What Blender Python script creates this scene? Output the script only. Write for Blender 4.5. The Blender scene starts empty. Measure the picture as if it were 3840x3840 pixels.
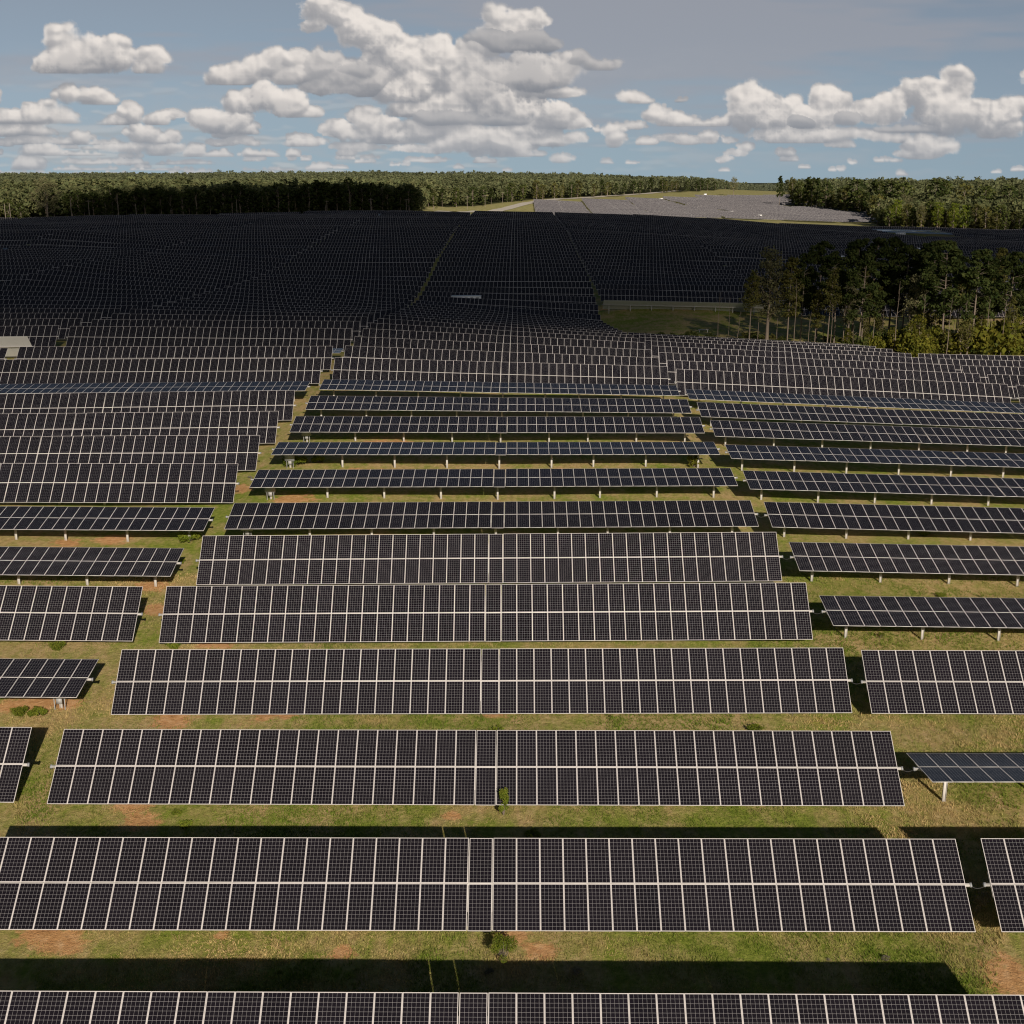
import bpy, math, random
import numpy as np
from mathutils import Matrix, Vector
sc = bpy.context.scene
col = sc.collection
rng = np.random.default_rng(7)
random.seed(7)
D2R = math.radians

# ------------------------------------------------------------------ object helpers
def tag(o, label=None, cat=None, group=None, kind=None):
    if label: o['label'] = label
    if cat: o['category'] = cat
    if group: o['group'] = group
    if kind: o['kind'] = kind
    return o
def link(name, data, parent=None, loc=None, rot=None):
    o = bpy.data.objects.new(name, data); col.objects.link(o)
    if parent is not None: o.parent = parent
    if loc is not None: o.location = loc
    if rot is not None: o.rotation_euler = rot
    return o
def mesh_np(name, V, Fc, mats, mi=None, uv=None, colr=None, smooth=False):
    """V (n,3); Fc list of index arrays all of one width, or an (m,k) array"""
    me = bpy.data.meshes.new(name)
    V = np.asarray(V, np.float32); Fc = np.asarray(Fc, np.int32)
    m, k = Fc.shape
    me.vertices.add(len(V)); me.vertices.foreach_set('co', V.ravel())
    me.loops.add(m*k); me.loops.foreach_set('vertex_index', Fc.ravel())
    me.polygons.add(m)
    me.polygons.foreach_set('loop_start', np.arange(0, m*k, k, dtype=np.int32))
    me.polygons.foreach_set('loop_total', np.full(m, k, np.int32))
    if mi is not None: me.polygons.foreach_set('material_index', np.asarray(mi, np.int32))
    if smooth: me.polygons.foreach_set('use_smooth', np.ones(m, bool))
    for mt in mats: me.materials.append(mt)
    if uv is not None:
        l = me.uv_layers.new(name='UVMap'); l.data.foreach_set('uv', np.asarray(uv, np.float32).ravel())
    if colr is not None:
        for nm, arr in colr.items():
            a = me.attributes.new(nm, 'FLOAT_COLOR', 'POINT')
            a.data.foreach_set('color', np.asarray(arr, np.float32).ravel())
    me.update(calc_edges=True); me.validate()
    return me
BOXF = np.array([[0,1,3,2],[4,6,7,5],[0,4,5,1],[2,3,7,6],[0,2,6,4],[1,5,7,3]])
def box_v(x0,x1,y0,y1,z0,z1):
    return np.array([[x,y,z] for x in (x0,x1) for y in (y0,y1) for z in (z0,z1)], float)
class MB:
    """collects quads"""
    def __init__(s): s.V=[]; s.F=[]; s.M=[]; s.UV=[]; s.n=0
    def add(s, V, Fq, mi=0, uv=None):
        V=np.asarray(V,float); Fq=np.asarray(Fq)
        s.V.append(V); s.F.append(Fq+s.n); s.n+=len(V)
        s.M.append(np.full(len(Fq),mi) if np.isscalar(mi) else np.asarray(mi))
        s.UV.append(np.zeros((len(Fq),4,2)) if uv is None else np.asarray(uv,float))
    def box(s,x0,x1,y0,y1,z0,z1,mi=0): s.add(box_v(x0,x1,y0,y1,z0,z1),BOXF,mi)
    def tube(s,p,q,r0,r1,n=8,mi=0):
        p=np.array(p,float);q=np.array(q,float);d=q-p;d/=np.linalg.norm(d)
        a=np.cross(d,[0,0,1.]) if abs(d[2])<.9 else np.cross(d,[1.,0,0]);a/=np.linalg.norm(a);b=np.cross(d,a)
        t=np.arange(n)*2*np.pi/n
        ring=np.cos(t)[:,None]*a+np.sin(t)[:,None]*b
        V=np.r_[p+ring*r0,q+ring*r1]
        i=np.arange(n);j=(i+1)%n
        s.add(V,np.stack([i,j,j+n,i+n],1),mi)
        s.add(np.r_[V[n:],[q]],np.stack([i,j,np.full(n,n),np.full(n,n)],1)[:, [0,1,2,2]] if False else np.stack([i[::2],j[::2],(j[::2]+1)%n,np.full(len(i[::2]),n)],1),mi)
    def build(s,name,mats,smooth=False):
        return mesh_np(name,np.concatenate(s.V),np.concatenate(s.F),mats,np.concatenate(s.M),np.concatenate(s.UV).reshape(-1,2),smooth=smooth)

# ------------------------------------------------------------------ material helpers
def mat(name):
    m = bpy.data.materials.new(name); m.use_nodes = True
    nt = m.node_tree; nt.nodes.clear()
    return m, nt
def N(nt, typ, **kw):
    n = nt.nodes.new(typ)
    for k, v in kw.items():
        if k.startswith('i_'): n.inputs[k[2:].replace('_',' ')].default_value = v
        else: setattr(n, k, v)
    return n
def L(nt, a, b): nt.links.new(a, b)
def math_n(nt, op, a, b=None, c=None, clamp=False):
    n = nt.nodes.new('ShaderNodeMath'); n.operation = op; n.use_clamp = clamp
    for i, v in enumerate((a, b, c)):
        if v is None: continue
        if isinstance(v, (int, float)): n.inputs[i].default_value = v
        else: nt.links.new(v, n.inputs[i])
    return n.outputs[0]
def mixc(nt, f, a, b, typ='MIX'):
    n = nt.nodes.new('ShaderNodeMix'); n.data_type = 'RGBA'; n.blend_type = typ
    ins = [n.inputs[0], n.inputs[6], n.inputs[7]]
    for s, v in zip(ins, (f, a, b)):
        if isinstance(v, (int, float)): s.default_value = v
        elif isinstance(v, (tuple, list)): s.default_value = (*v, 1) if len(v) == 3 else v
        else: nt.links.new(v, s)
    return n.outputs[2]
def ramp(nt, f, stops):
    n = nt.nodes.new('ShaderNodeValToRGB'); el = n.color_ramp.elements
    while len(el) < len(stops): el.new(.5)
    for e, (p, c) in zip(el, stops): e.position = p; e.color = (*c, 1) if len(c) == 3 else c
    nt.links.new(f, n.inputs[0]); return n.outputs[0]
def noise(nt, vec, scale, detail=4, rough=.55, out=0):
    n = N(nt, 'ShaderNodeTexNoise'); n.inputs['Scale'].default_value = scale; n.inputs['Detail'].default_value = detail
    n.inputs['Roughness'].default_value = rough
    if vec is not None: nt.links.new(vec, n.inputs['Vector'])
    return n.outputs[out]
def finish(nt, bsdf):
    o = nt.nodes.new('ShaderNodeOutputMaterial'); nt.links.new(bsdf, o.inputs[0])
def principled(nt, color, rough=.6, metal=0., spec=.5, normal=None, coat=None):
    p = nt.nodes.new('ShaderNodeBsdfPrincipled')
    if isinstance(color, tuple): p.inputs['Base Color'].default_value = (*color, 1)
    else: nt.links.new(color, p.inputs['Base Color'])
    for k, v in (('Roughness', rough), ('Metallic', metal), ('Specular IOR Level', spec)):
        if isinstance(v, (int, float)): p.inputs[k].default_value = v
        else: nt.links.new(v, p.inputs[k])
    if normal is not None: nt.links.new(normal, p.inputs['Normal'])
    return p.outputs[0]
def simple(name, color, rough=.6, metal=0., vary=.15, scale=3., spec=.4):
    m, nt = mat(name)
    tc = N(nt, 'ShaderNodeTexCoord')
    f = noise(nt, tc.outputs['Object'], scale, 5)
    c = mixc(nt, f, tuple(x*(1-vary) for x in color), tuple(min(1, x*(1+vary)) for x in color))
    finish(nt, principled(nt, c, rough, metal, spec)); return m

# ------------------------------------------------------------------ materials
def panel_material(name, line, cellc, framec, grid=True):
    """photovoltaic module: aluminium frame, 6 x 12 mono cells under glass; UV 0..1 over one module"""
    m, nt = mat(name)
    tc = N(nt, 'ShaderNodeUVMap'); sep = N(nt, 'ShaderNodeSeparateXYZ'); L(nt, tc.outputs[0], sep.inputs[0])
    u, v = sep.outputs[0], sep.outputs[1]
    W, H, fr = .992, 1.965, FR
    du = math_n(nt, 'MULTIPLY', math_n(nt, 'SUBTRACT', .5, math_n(nt, 'ABSOLUTE', math_n(nt, 'SUBTRACT', u, .5))), W)
    dv = math_n(nt, 'MULTIPLY', math_n(nt, 'SUBTRACT', .5, math_n(nt, 'ABSOLUTE', math_n(nt, 'SUBTRACT', v, .5))), H)
    edge = math_n(nt, 'MINIMUM', du, dv)
    frame = math_n(nt, 'LESS_THAN', edge, fr)
    cu = math_n(nt, 'FRACT', math_n(nt, 'MULTIPLY', math_n(nt, 'SUBTRACT', math_n(nt, 'MULTIPLY', u, W), .03), 6/(W-.06)))
    cv = math_n(nt, 'FRACT', math_n(nt, 'MULTIPLY', math_n(nt, 'SUBTRACT', math_n(nt, 'MULTIPLY', v, H), .03), 12/(H-.06)))
    eu = math_n(nt, 'SUBTRACT', .5, math_n(nt, 'ABSOLUTE', math_n(nt, 'SUBTRACT', cu, .5)))
    ev = math_n(nt, 'SUBTRACT', .5, math_n(nt, 'ABSOLUTE', math_n(nt, 'SUBTRACT', cv, .5)))
    gl = math_n(nt, 'MAXIMUM', math_n(nt, 'LESS_THAN', math_n(nt, 'MINIMUM', eu, ev), line), math_n(nt, 'LESS_THAN', math_n(nt, 'ADD', eu, ev), line+.03))
    oi = N(nt, 'ShaderNodeObjectInfo')
    geo = N(nt, 'ShaderNodeNewGeometry')
    dirt = noise(nt, geo.outputs['Position'], .55, 5, .6)
    cell = mixc(nt, oi.outputs['Random'], tuple(x*.85 for x in cellc), (cellc[0]*1.2, cellc[1]*1.2, cellc[2]*1.22))
    cell = mixc(nt, math_n(nt, 'MULTIPLY', dirt, .014), cell, (.30, .26, .22))
    c = mixc(nt, gl, cell, (.40, .39, .395)) if grid else cell
    fcol = mixc(nt, dirt, tuple(x*.88 for x in framec), tuple(min(1, x*1.08) for x in framec))
    c = mixc(nt, frame, c, fcol)
    p = nt.nodes.new('ShaderNodeBsdfPrincipled'); L(nt, c, p.inputs['Base Color'])
    L(nt, math_n(nt, 'ADD', math_n(nt, 'MULTIPLY', frame, .32), math_n(nt, 'ADD', .09, math_n(nt, 'MULTIPLY', dirt, .12))), p.inputs['Roughness'])
    p.inputs['Specular IOR Level'].default_value = .52
    finish(nt, p.outputs[0]); return m
FR = .0205
M = {}
M['panel'] = panel_material('solar_module_glass', .0145, (.0078, .0060, .0086), (.71, .67, .645))
M['mid_panel'] = panel_material('solar_module_glass_mid', .0075, (.0062, .0054, .0082), (.71, .67, .645))
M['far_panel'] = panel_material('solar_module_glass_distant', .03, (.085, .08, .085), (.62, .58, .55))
M['alu'] = simple('anodised_aluminium', (.58, .56, .53), .45, .0, .08, 2.)
M['galv'] = simple('galvanised_steel', (.56, .54, .50), .5, .0, .15, 4.)
M['backsheet'] = simple('white_backsheet', (.76, .765, .76), .55, .0, .08, 1.)
M['cable'] = simple('black_cable', (.02, .02, .02), .6)
M['box_white'] = simple('white_painted_steel', (.88, .88, .88), .38, .35, .06, 1.5)
M['box_grey'] = simple('grey_painted_steel', (.30, .31, .32), .5, 0., .1, 2.)
M['box_bright'] = simple('glossy_white_enamel', (.93, .93, .92), .35, .1, .03, 1.5)
M['box_dim'] = simple('dull_grey_steel', (.36, .36, .35), .5, 0., .1, 2.)
M['concrete'] = simple('pale_concrete', (.42, .40, .36), .9, 0., .2, 1.)
M['vent'] = simple('dark_vent', (.05, .05, .055), .7)
M['pole'] = simple('weathered_pole_wood', (.25, .21, .17), .85, 0., .25, 2.)
M['roofing'] = simple('pale_roofing', (.62, .60, .58), .7)

def foliage(name, dark, light, trans=.35, far=False):
    m, nt = mat(name)
    at = N(nt, 'ShaderNodeAttribute', attribute_name='shade')
    oi = N(nt, 'ShaderNodeObjectInfo'); geo = N(nt, 'ShaderNodeNewGeometry')
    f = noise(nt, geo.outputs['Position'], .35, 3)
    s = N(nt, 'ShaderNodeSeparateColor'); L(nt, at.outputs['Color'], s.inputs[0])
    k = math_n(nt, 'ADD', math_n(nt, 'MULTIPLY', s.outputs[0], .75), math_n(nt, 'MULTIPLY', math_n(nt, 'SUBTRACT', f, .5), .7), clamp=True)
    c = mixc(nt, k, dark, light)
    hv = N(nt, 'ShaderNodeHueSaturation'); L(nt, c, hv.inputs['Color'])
    L(nt, math_n(nt, 'ADD', .475, math_n(nt, 'MULTIPLY', s.outputs[1], .05)), hv.inputs['Hue'])
    L(nt, math_n(nt, 'ADD', .75, math_n(nt, 'MULTIPLY', oi.outputs['Random'], .5)), hv.inputs['Value'])
    if far:   # distance haze mixed into the canopy colour of the farther hills
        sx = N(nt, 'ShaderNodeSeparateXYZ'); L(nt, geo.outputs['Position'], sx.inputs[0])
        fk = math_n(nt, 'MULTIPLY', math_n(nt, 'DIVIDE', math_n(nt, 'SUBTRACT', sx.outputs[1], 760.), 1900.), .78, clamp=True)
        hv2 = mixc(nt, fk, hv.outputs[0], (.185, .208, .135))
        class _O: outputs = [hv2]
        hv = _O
    d = N(nt, 'ShaderNodeBsdfDiffuse'); t = N(nt, 'ShaderNodeBsdfTranslucent')
    L(nt, hv.outputs[0], d.inputs[0]); L(nt, hv.outputs[0], t.inputs[0])
    mx = N(nt, 'ShaderNodeMixShader'); mx.inputs[0].default_value = trans
    L(nt, d.outputs[0], mx.inputs[1]); L(nt, t.outputs[0], mx.inputs[2])
    finish(nt, mx.outputs[0]); return m
M['pine'] = foliage('pine_needles', (.026, .040, .013), (.105, .125, .038))
M['broad'] = foliage('broad_leaves', (.045, .062, .016), (.17, .185, .055))
M['olive'] = foliage('olive_leaves', (.065, .07, .02), (.21, .195, .06))
M['yellow'] = foliage('yellow_green_leaves', (.06, .07, .012), (.27, .255, .04))
M['weed'] = foliage('weed_leaves', (.09, .125, .015), (.30, .34, .05))
M['dry'] = foliage('dry_weed', (.16, .14, .09), (.36, .33, .24))
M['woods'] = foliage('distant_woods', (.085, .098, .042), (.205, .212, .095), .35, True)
M['pale_olive'] = foliage('pale_olive_leaves', (.12, .12, .055), (.34, .32, .17))
M['bark'] = simple('grey_brown_bark', (.21, .17, .135), .9, 0., .35, 1.2, .2)

def ground_material():
    m, nt = mat('field_ground')
    geo = N(nt, 'ShaderNodeNewGeometry'); P = geo.outputs['Position']
    at = N(nt, 'ShaderNodeAttribute', attribute_name='soil'); s = N(nt, 'ShaderNodeSeparateColor'); L(nt, at.outputs['Color'], s.inputs[0])
    big = noise(nt, P, .045, 5, .6); mid = noise(nt, P, .38, 6, .65); fine = noise(nt, P, 3.2, 6, .75); vf = noise(nt, P, 11., 3, .7)
    mp = N(nt, 'ShaderNodeMapping'); mp.inputs['Scale'].default_value = (1.6, .5, 1); L(nt, P, mp.inputs[0])
    streak = noise(nt, mp.outputs[0], 1.1, 5, .7)
    green = ramp(nt, fine, [(.25, (.10, .138, .020)), (.5, (.205, .25, .038)), (.75, (.38, .375, .09))])
    dry = ramp(nt, fine, [(.25, (.27, .185, .08)), (.5, (.45, .33, .15)), (.78, (.60, .475, .26))])
    k = math_n(nt, 'ADD', math_n(nt, 'MULTIPLY', mid, .9), math_n(nt, 'ADD', math_n(nt, 'MULTIPLY', big, .75), math_n(nt, 'MULTIPLY', streak, .6)))
    k = math_n(nt, 'MULTIPLY', math_n(nt, 'SUBTRACT', k, .98), 3.4, clamp=True)
    c = mixc(nt, k, green, dry)
    # bright fresh green patches
    gp = math_n(nt, 'MULTIPLY', math_n(nt, 'SUBTRACT', noise(nt, P, .17, 4, .6), .60), 6., clamp=True)
    c = mixc(nt, math_n(nt, 'MULTIPLY', gp, .6), c, ramp(nt, fine, [(.2, (.13, .175, .028)), (.75, (.33, .37, .07))]))
    soilc = ramp(nt, noise(nt, P, 2.1, 6, .7), [(.25, (.34, .15, .065)), (.5, (.58, .31, .14)), (.75, (.74, .48, .27))])
    sm = math_n(nt, 'ADD', s.outputs[0], math_n(nt, 'MULTIPLY', math_n(nt, 'SUBTRACT', noise(nt, P, 1.3, 6, .75), .5), 1.5))
    sm = math_n(nt, 'MULTIPLY', math_n(nt, 'SUBTRACT', sm, .52), 5., clamp=True)
    rs = math_n(nt, 'MULTIPLY', math_n(nt, 'SUBTRACT', noise(nt, P, .21, 7, .7, 0), .625), 9., clamp=True)
    sm = math_n(nt, 'MAXIMUM', sm, math_n(nt, 'MULTIPLY', rs, .55))
    c = mixc(nt, math_n(nt, 'MULTIPLY', sm, .85), c, soilc)
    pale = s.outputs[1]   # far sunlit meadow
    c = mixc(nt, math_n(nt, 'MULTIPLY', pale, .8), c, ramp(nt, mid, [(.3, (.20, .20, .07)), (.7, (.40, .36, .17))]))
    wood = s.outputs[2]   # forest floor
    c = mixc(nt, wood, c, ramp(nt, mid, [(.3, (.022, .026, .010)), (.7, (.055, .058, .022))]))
    b = N(nt, 'ShaderNodeBump'); b.inputs['Strength'].default_value = .55; b.inputs['Distance'].default_value = .22
    L(nt, math_n(nt, 'ADD', fine, math_n(nt, 'MULTIPLY', vf, .35)), b.inputs['Height'])
    finish(nt, principled(nt, c, .95, 0, .1, b.outputs[0])); return m
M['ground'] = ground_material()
M['gravel'] = simple('pale_gravel', (.50, .46, .39), .95, 0., .25, .8, .1)
m, nt = mat('grass_blades')
at = N(nt, 'ShaderNodeAttribute', attribute_name='shade')
d = N(nt, 'ShaderNodeBsdfDiffuse'); t = N(nt, 'ShaderNodeBsdfTranslucent'); L(nt, at.outputs['Color'], d.inputs[0]); L(nt, at.outputs['Color'], t.inputs[0])
mx = N(nt, 'ShaderNodeMixShader'); mx.inputs[0].default_value = .3; L(nt, d.outputs[0], mx.inputs[1]); L(nt, t.outputs[0], mx.inputs[2]); finish(nt, mx.outputs[0])
M['grass'] = m
SKY_STRENGTH = .025; USE_DENOISE = True

F=2254.0; PITCH=math.radians(15.5); YAW=math.radians(0.25); ZC=31.25
def cam_axes():
    cp,sp=math.cos(PITCH),math.sin(PITCH); cy,sy=math.cos(YAW),math.sin(YAW)
    fwd=np.array([-sy*cp, cy*cp,-sp]); right=np.array([cy,sy,0.]); up=np.cross(right,fwd)
    return right,up,fwd
R_,U_,F_=cam_axes()
def ray(px,py):   # 3840 px
    x=(px/1.98758-966)/F; y=(py/1.98758-966)/F
    d=F_+R_*x-U_*y
    return d
def proj(P):
    P=np.asarray(P,float)-np.array([0,0,ZC])
    z=P@F_; return np.stack([(P@R_/z*F+966)*1.98758, (966-P@U_/z*F)*1.98758, z],-1)
def rowY(k): return 54.2+9.52*(k-3)
T='t';E='e'
PTS=[ # px,py,row,type
(0,3712,1,E),(1920,3722,1,E),(3840,3725,1,E),
(0,3308,2,T),(1900,3314,2,T),(3630,3316,2,T),(3840,3317,2,T),
(86,2868.6,3,T),(212,2868.6,3,T),(1900,2876,3,T),(3376,2880,3,T),(3840,2877,3,T),
(0,2540,4,T),(325,2547.5,4,T),(437,2553.5,4,T),(1900,2553,4,T),(3186,2552.7,4,T),(3840,2568,4,T),
(0,2297,5,T),(510,2301.7,5,T),(606,2303.6,5,T),(1900,2297,5,T),(3040,2292,5,T),(3095,2290,5,T),(3840,2304,5,T),
(0,2099.5,6,T),(652,2106.8,6,T),(743,2102.8,6,T),(1900,2094,6,T),(2928,2087,6,T),(3840,2110,6,T),
(0,1940.5,7,T),(768,1943,7,T),(851,1940.5,7,T),(1900,1935,7,T),(2831,1930,7,T),(3840,1947,7,T),
(0,1815.6,8,T),(870,1806.7,8,T),(949,1800.5,8,T),(1900,1796,8,T),(2751,1793,8,T),(2790,1797,8,T),(3840,1828,8,T),
(0,1710,9,T),(955,1692.8,9,T),(1025,1686.6,9,T),(1900,1686,9,T),(2685,1686.6,9,T),(2720,1691,9,T),(3840,1722.4,9,T),
(0,1622,10,T),(1025,1598.8,10,T),(1095,1595,10,T),(1900,1596.6,10,T),(2629,1598.8,10,T),(2660,1602,10,T),(3840,1640,10,T),
(0,1538,11,T),(1086,1518,11,T),(1150,1514,11,T),(1900,1521,11,T),(2576,1528.5,11,T),(2612,1532,11,T),(3840,1581,11,T),
(0,1458,12,T),(1137,1446,12,T),(1200,1443.6,12,T),(1900,1457,12,T),(2536,1468,12,T),(2568,1474,12,T),(3840,1532,12,T),
(0,1397,13,T),(1188,1390.6,13,T),(1244,1390,13,T),(1900,1408,13,T),(2504,1424,13,T),(2532,1430,13,T),(3781,1491,13,T),
(0,1302,14,E),(1228,1342,14,T),(1288,1296,14,E),(1906,1324,14,E),(2465,1343,14,E),(2499,1347,14,E),(3667,1401,14,E),(3840,1409,14,E),
(1322,1262,15,E),(1906,1291,15,E),(2436,1312.7,15,E),(2467,1317,15,E),(3570,1368,15,E),(3840,1379,15,E),
(0,1222,16,E),(1301,1274.6,16,T),(1356,1234,16,E),(1906,1264,16,E),(2410,1287,16,E),(2438,1292,16,E),(3487,1341,16,E),
(0,1195,17,E),(1332,1204,17,E),(1382,1208,17,E),(1906,1239,17,E),(2396,1266,17,E),(2410,1272,17,E),(3408,1324,17,E),(3840,1350,17,E),
(0,1171,18,E),(1359,1190,18,E),(1409,1194,18,E),(1906,1227,18,E),(2374,1257,18,E),(2397,1263,18,E),(3335,1307,18,E),
(0,1150,19,E),(1386,1179,19,E),(1906,1217,19,E),(2366,1251,19,E),(3272,1297,19,E),
(0,1136,20,E),(1906,1208,20,E),(2345,1239,20,E),(3216,1284,20,E),
(0,1127,21,E),(1048,1148,21,E),(1906,1200,21,E),(0,1108,22,E),(1906,1193,22,E),(0,1089,23,E),(1906,1188,23,E),(0,1073,24,E),
(1906,1183,24,E),(2275,1212,24,E),
(0,1056,25,E),(1048,1111,25,E),(1514,1134,25,E),(1906,1176,25,E),(2262,1202,25,E),
(1545,1120,26,E),(1906,1150,26,E),(2253,1170,26,E),
(1906,1128,27,E),(2242,1140,27,E),(2250,1132,27,T),(2938,1165,27,T),(3600,1180,27,T),
(1906,1105,28,E),(2231,1110,28,E),(2300,1094.5,28,T),(2768,1115,28,T),
(1906,1085,29,E),
(3830,1165,27,T),
]
# px,py,Z (tube-ish)
FAR=[(50,1041,275),(50,984,314),(50,929,375),(60,876,412),(60,828,577),(300,1041,280),(280,929,372),(280,880,410),(290,818,590),
(330,806,600),(500,1040,290),(560,905,420),(560,806,610),(740,806,620),
(1000,1047,314),(1020,977,360),(1020,923,400),(1020,859,465),(960,812,600),(1150,800,640),
(1330,793,650),(1900,1052,314),(1900,993,347),(1900,946,385),(1900,889,437),(1900,847,497),(1900,827,553),(1880,802,640),(1900,793,665),
(1600,798,650),(2300,800,670),
(2600,1050,328),(2640,1011,352),(2640,959,375),(2640,928,400),(2640,881,498),(2640,845,614),(2640,815,715),
(2250,1040,322),(2250,955,385),(2250,900,440),(2250,838,560),(2250,803,675),
(3000,840,715),(3260,856,715),(3590,925,468),(3590,866,680),(3400,860,690),(3820,985,400),(3820,880,650),(3000,930,430),(3200,960,400),(3820,1100,310),(3200,1080,310),
(3000,1045,335),
]
# world ground-level far points X,Y,z(ground)
def farworld():
    W=[]
    def P(px,py,Z,dz=0):
        d=ray(px,py); t=Z; p=np.array([0,0,ZC])+d*t; W.append((p[0],p[1],p[2]+dz))
    # beyond the crest, sunlit flat and forest floors (ground; add 1.85 for tube surface)
    P(1640,797,760,1.85);P(1900,759,1020,1.85);P(2100,742,1150,1.85);P(2300,731,1280,1.85);P(2480,723,1400,1.85);P(2640,717,1600,1.85)
    P(2020,803,900);P(2400,805,900);P(2050,742,1080);P(2400,741,1200);P(2700,730,1450);P(2900,712,1700)
    P(2700,800,900);P(2930,765,1100);P(3200,790,1000);P(3300,826,870);P(3000,826,850)
    P(1400,770,850,1.85);P(1600,775,850,1.85);P(800,765,850,1.85);P(200,775,800,1.85);P(3700,800,900,1.85)
    P(200,735,1300,1.85);P(900,735,1300,1.85);P(1500,718,1400,1.85)
    for (x,y,Z) in [(0,676,3000),(500,679,3000),(1000,681,3000),(1600,680,1900),(2000,688,1900),(2400,692,1900),(2640,711,2300),(2780,722,3000),(3400,708,2600),(3840,708,2400),(2950,730,2200),(3300,726,1500),(3840,732,1400)]:
        P(x,y,Z,1.85)
    for (x,y) in [(0,684),(1000,688),(2000,689),(2700,693),(3840,689)]: P(x,y,6000,1.85)
    return W
def control():
    C=[]
    for px,py,k,ty in PTS:
        d=ray(px,py); Y=rowY(k)+(1.45 if ty==E else 0); t=Y/d[1]; p=d*t
        C.append((p[0],p[1]-(1.45 if ty==E else 0),p[2]+ZC-(1.38 if ty==E else 0)))
    for px,py,Z in FAR:
        d=ray(px,py)*Z; C.append((d[0],d[1],d[2]+ZC))
    C+=farworld()
    return np.array(C)
def warp(X,Y):
    Y=np.maximum(Y,33.); u=np.clip(X/Y,-.62,.62)
    return np.stack([1.6*u*2, 1.0*np.log(Y/30)*2],-1)
def kern(r): return np.where(r>0,r*r*np.log(r+1e-12),0)
C=control(); A=warp(C[:,0],C[:,1])
def fit(lam=2e-3):
    n=len(A); D=np.linalg.norm(A[:,None]-A[None],axis=-1)
    # residual expressed as angle: weight ~ distance^2
    K=kern(D)+np.diag(lam*(C[:,1]/100)**1.0)
    P=np.c_[np.ones(n),A]
    M=np.block([[K,P],[P.T,np.zeros((3,3))]])
    s=np.linalg.solve(M,np.r_[C[:,2],np.zeros(3)])
    return s
S=fit()
def tube(X,Y):
    X=np.asarray(X,float);Y=np.asarray(Y,float)
    sh=np.broadcast(X,Y).shape; X=np.broadcast_to(X,sh).ravel();Y=np.broadcast_to(Y,sh).ravel()
    Q=warp(X,Y); out=np.zeros(len(X)); n=len(A)
    for i in range(0,len(X),20000):
        q=Q[i:i+20000]; D=np.linalg.norm(q[:,None]-A[None],axis=-1)
        out[i:i+20000]=kern(D)@S[:n]+S[n]+q@S[n+1:]
    return out.reshape(sh)
# ------------------------------------------------------------------ terrain
_lat = np.random.default_rng(3).random((256, 256))
def noise2(x, y):
    xi = np.floor(x).astype(int); yi = np.floor(y).astype(int); fx = x-xi; fy = y-yi
    fx = fx*fx*(3-2*fx); fy = fy*fy*(3-2*fy)
    g = lambda a, b: _lat[a % 256, b % 256]
    return (g(xi,yi)*(1-fx)+g(xi+1,yi)*fx)*(1-fy)+(g(xi,yi+1)*(1-fx)+g(xi+1,yi+1)*fx)*fy - .5
HUB = 1.85
_tube0 = tube
def tube(X, Y):
    X = np.asarray(X, float); Y = np.asarray(Y, float)
    a = np.clip((Y-205)/70, 0, 1)*np.clip((1500-Y)/400, 0, 1)
    return _tube0(X, Y)+a*(noise2(X/46+3, Y/31+8)*1.5+noise2(X/90+11, Y/70)*1.2)
def ground_z(X, Y): return tube(X, Y) - HUB
def unproject(px, py, zoff=0.):
    """photo pixel -> first terrain point along that sight line (used to read positions off the photograph)"""
    d = ray(px, py); t = np.concatenate([np.arange(30, 400, .5), np.arange(400, 2500, 3.)])
    P = np.array([0, 0, ZC]) + t[:, None]*d
    g = ground_z(P[:, 0], P[:, 1]) + zoff
    i = int(np.argmax(P[:, 2] < g)); return P[i]
def at_depth(px, py, Z): return np.array([0, 0, ZC]) + ray(px, py)*Z

SUN_AZ, SUN_EL = D2R(15.5), D2R(25)
SUN = np.array([math.sin(SUN_AZ)*math.cos(SUN_EL), -math.cos(SUN_AZ)*math.cos(SUN_EL), math.sin(SUN_EL)])

SOIL = []   # x, y, radius of bare red earth patches read off the photo
for px, py, r in [(500,3030,.8),(530,3100,.8),(170,3515,1.0),(225,3545,.8),(650,2700,1.0),(640,2725,.8),(1000,2690,.7),(1075,2688,.6),(1860,2685,.6),(1935,3510,.6),(150,2640,1.3),(60,2650,1.0),(240,2645,.9),
    (1330,1775,1.6),(1420,1778,1.5),(1500,1665,1.3),(1420,1662,1.2),(895,1840,1.3),(1100,1880,1.6),(250,2040,1.0),(420,2030,1.2),(600,2300,.9),(595,2290,1),(840,2420,.8),(780,2420,.7),(2100,1415*1.25,.8),(830,3510,.35),(1280,3590,.5),(2030,3585,.6),(3800,3690,1.2),
    (1700,3080,.4),(560,2200,1.1),(2450,1145,3.5),(2300,1150,3.)]:
    p = unproject(px, py); SOIL.append((p[0], p[1], r))

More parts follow.
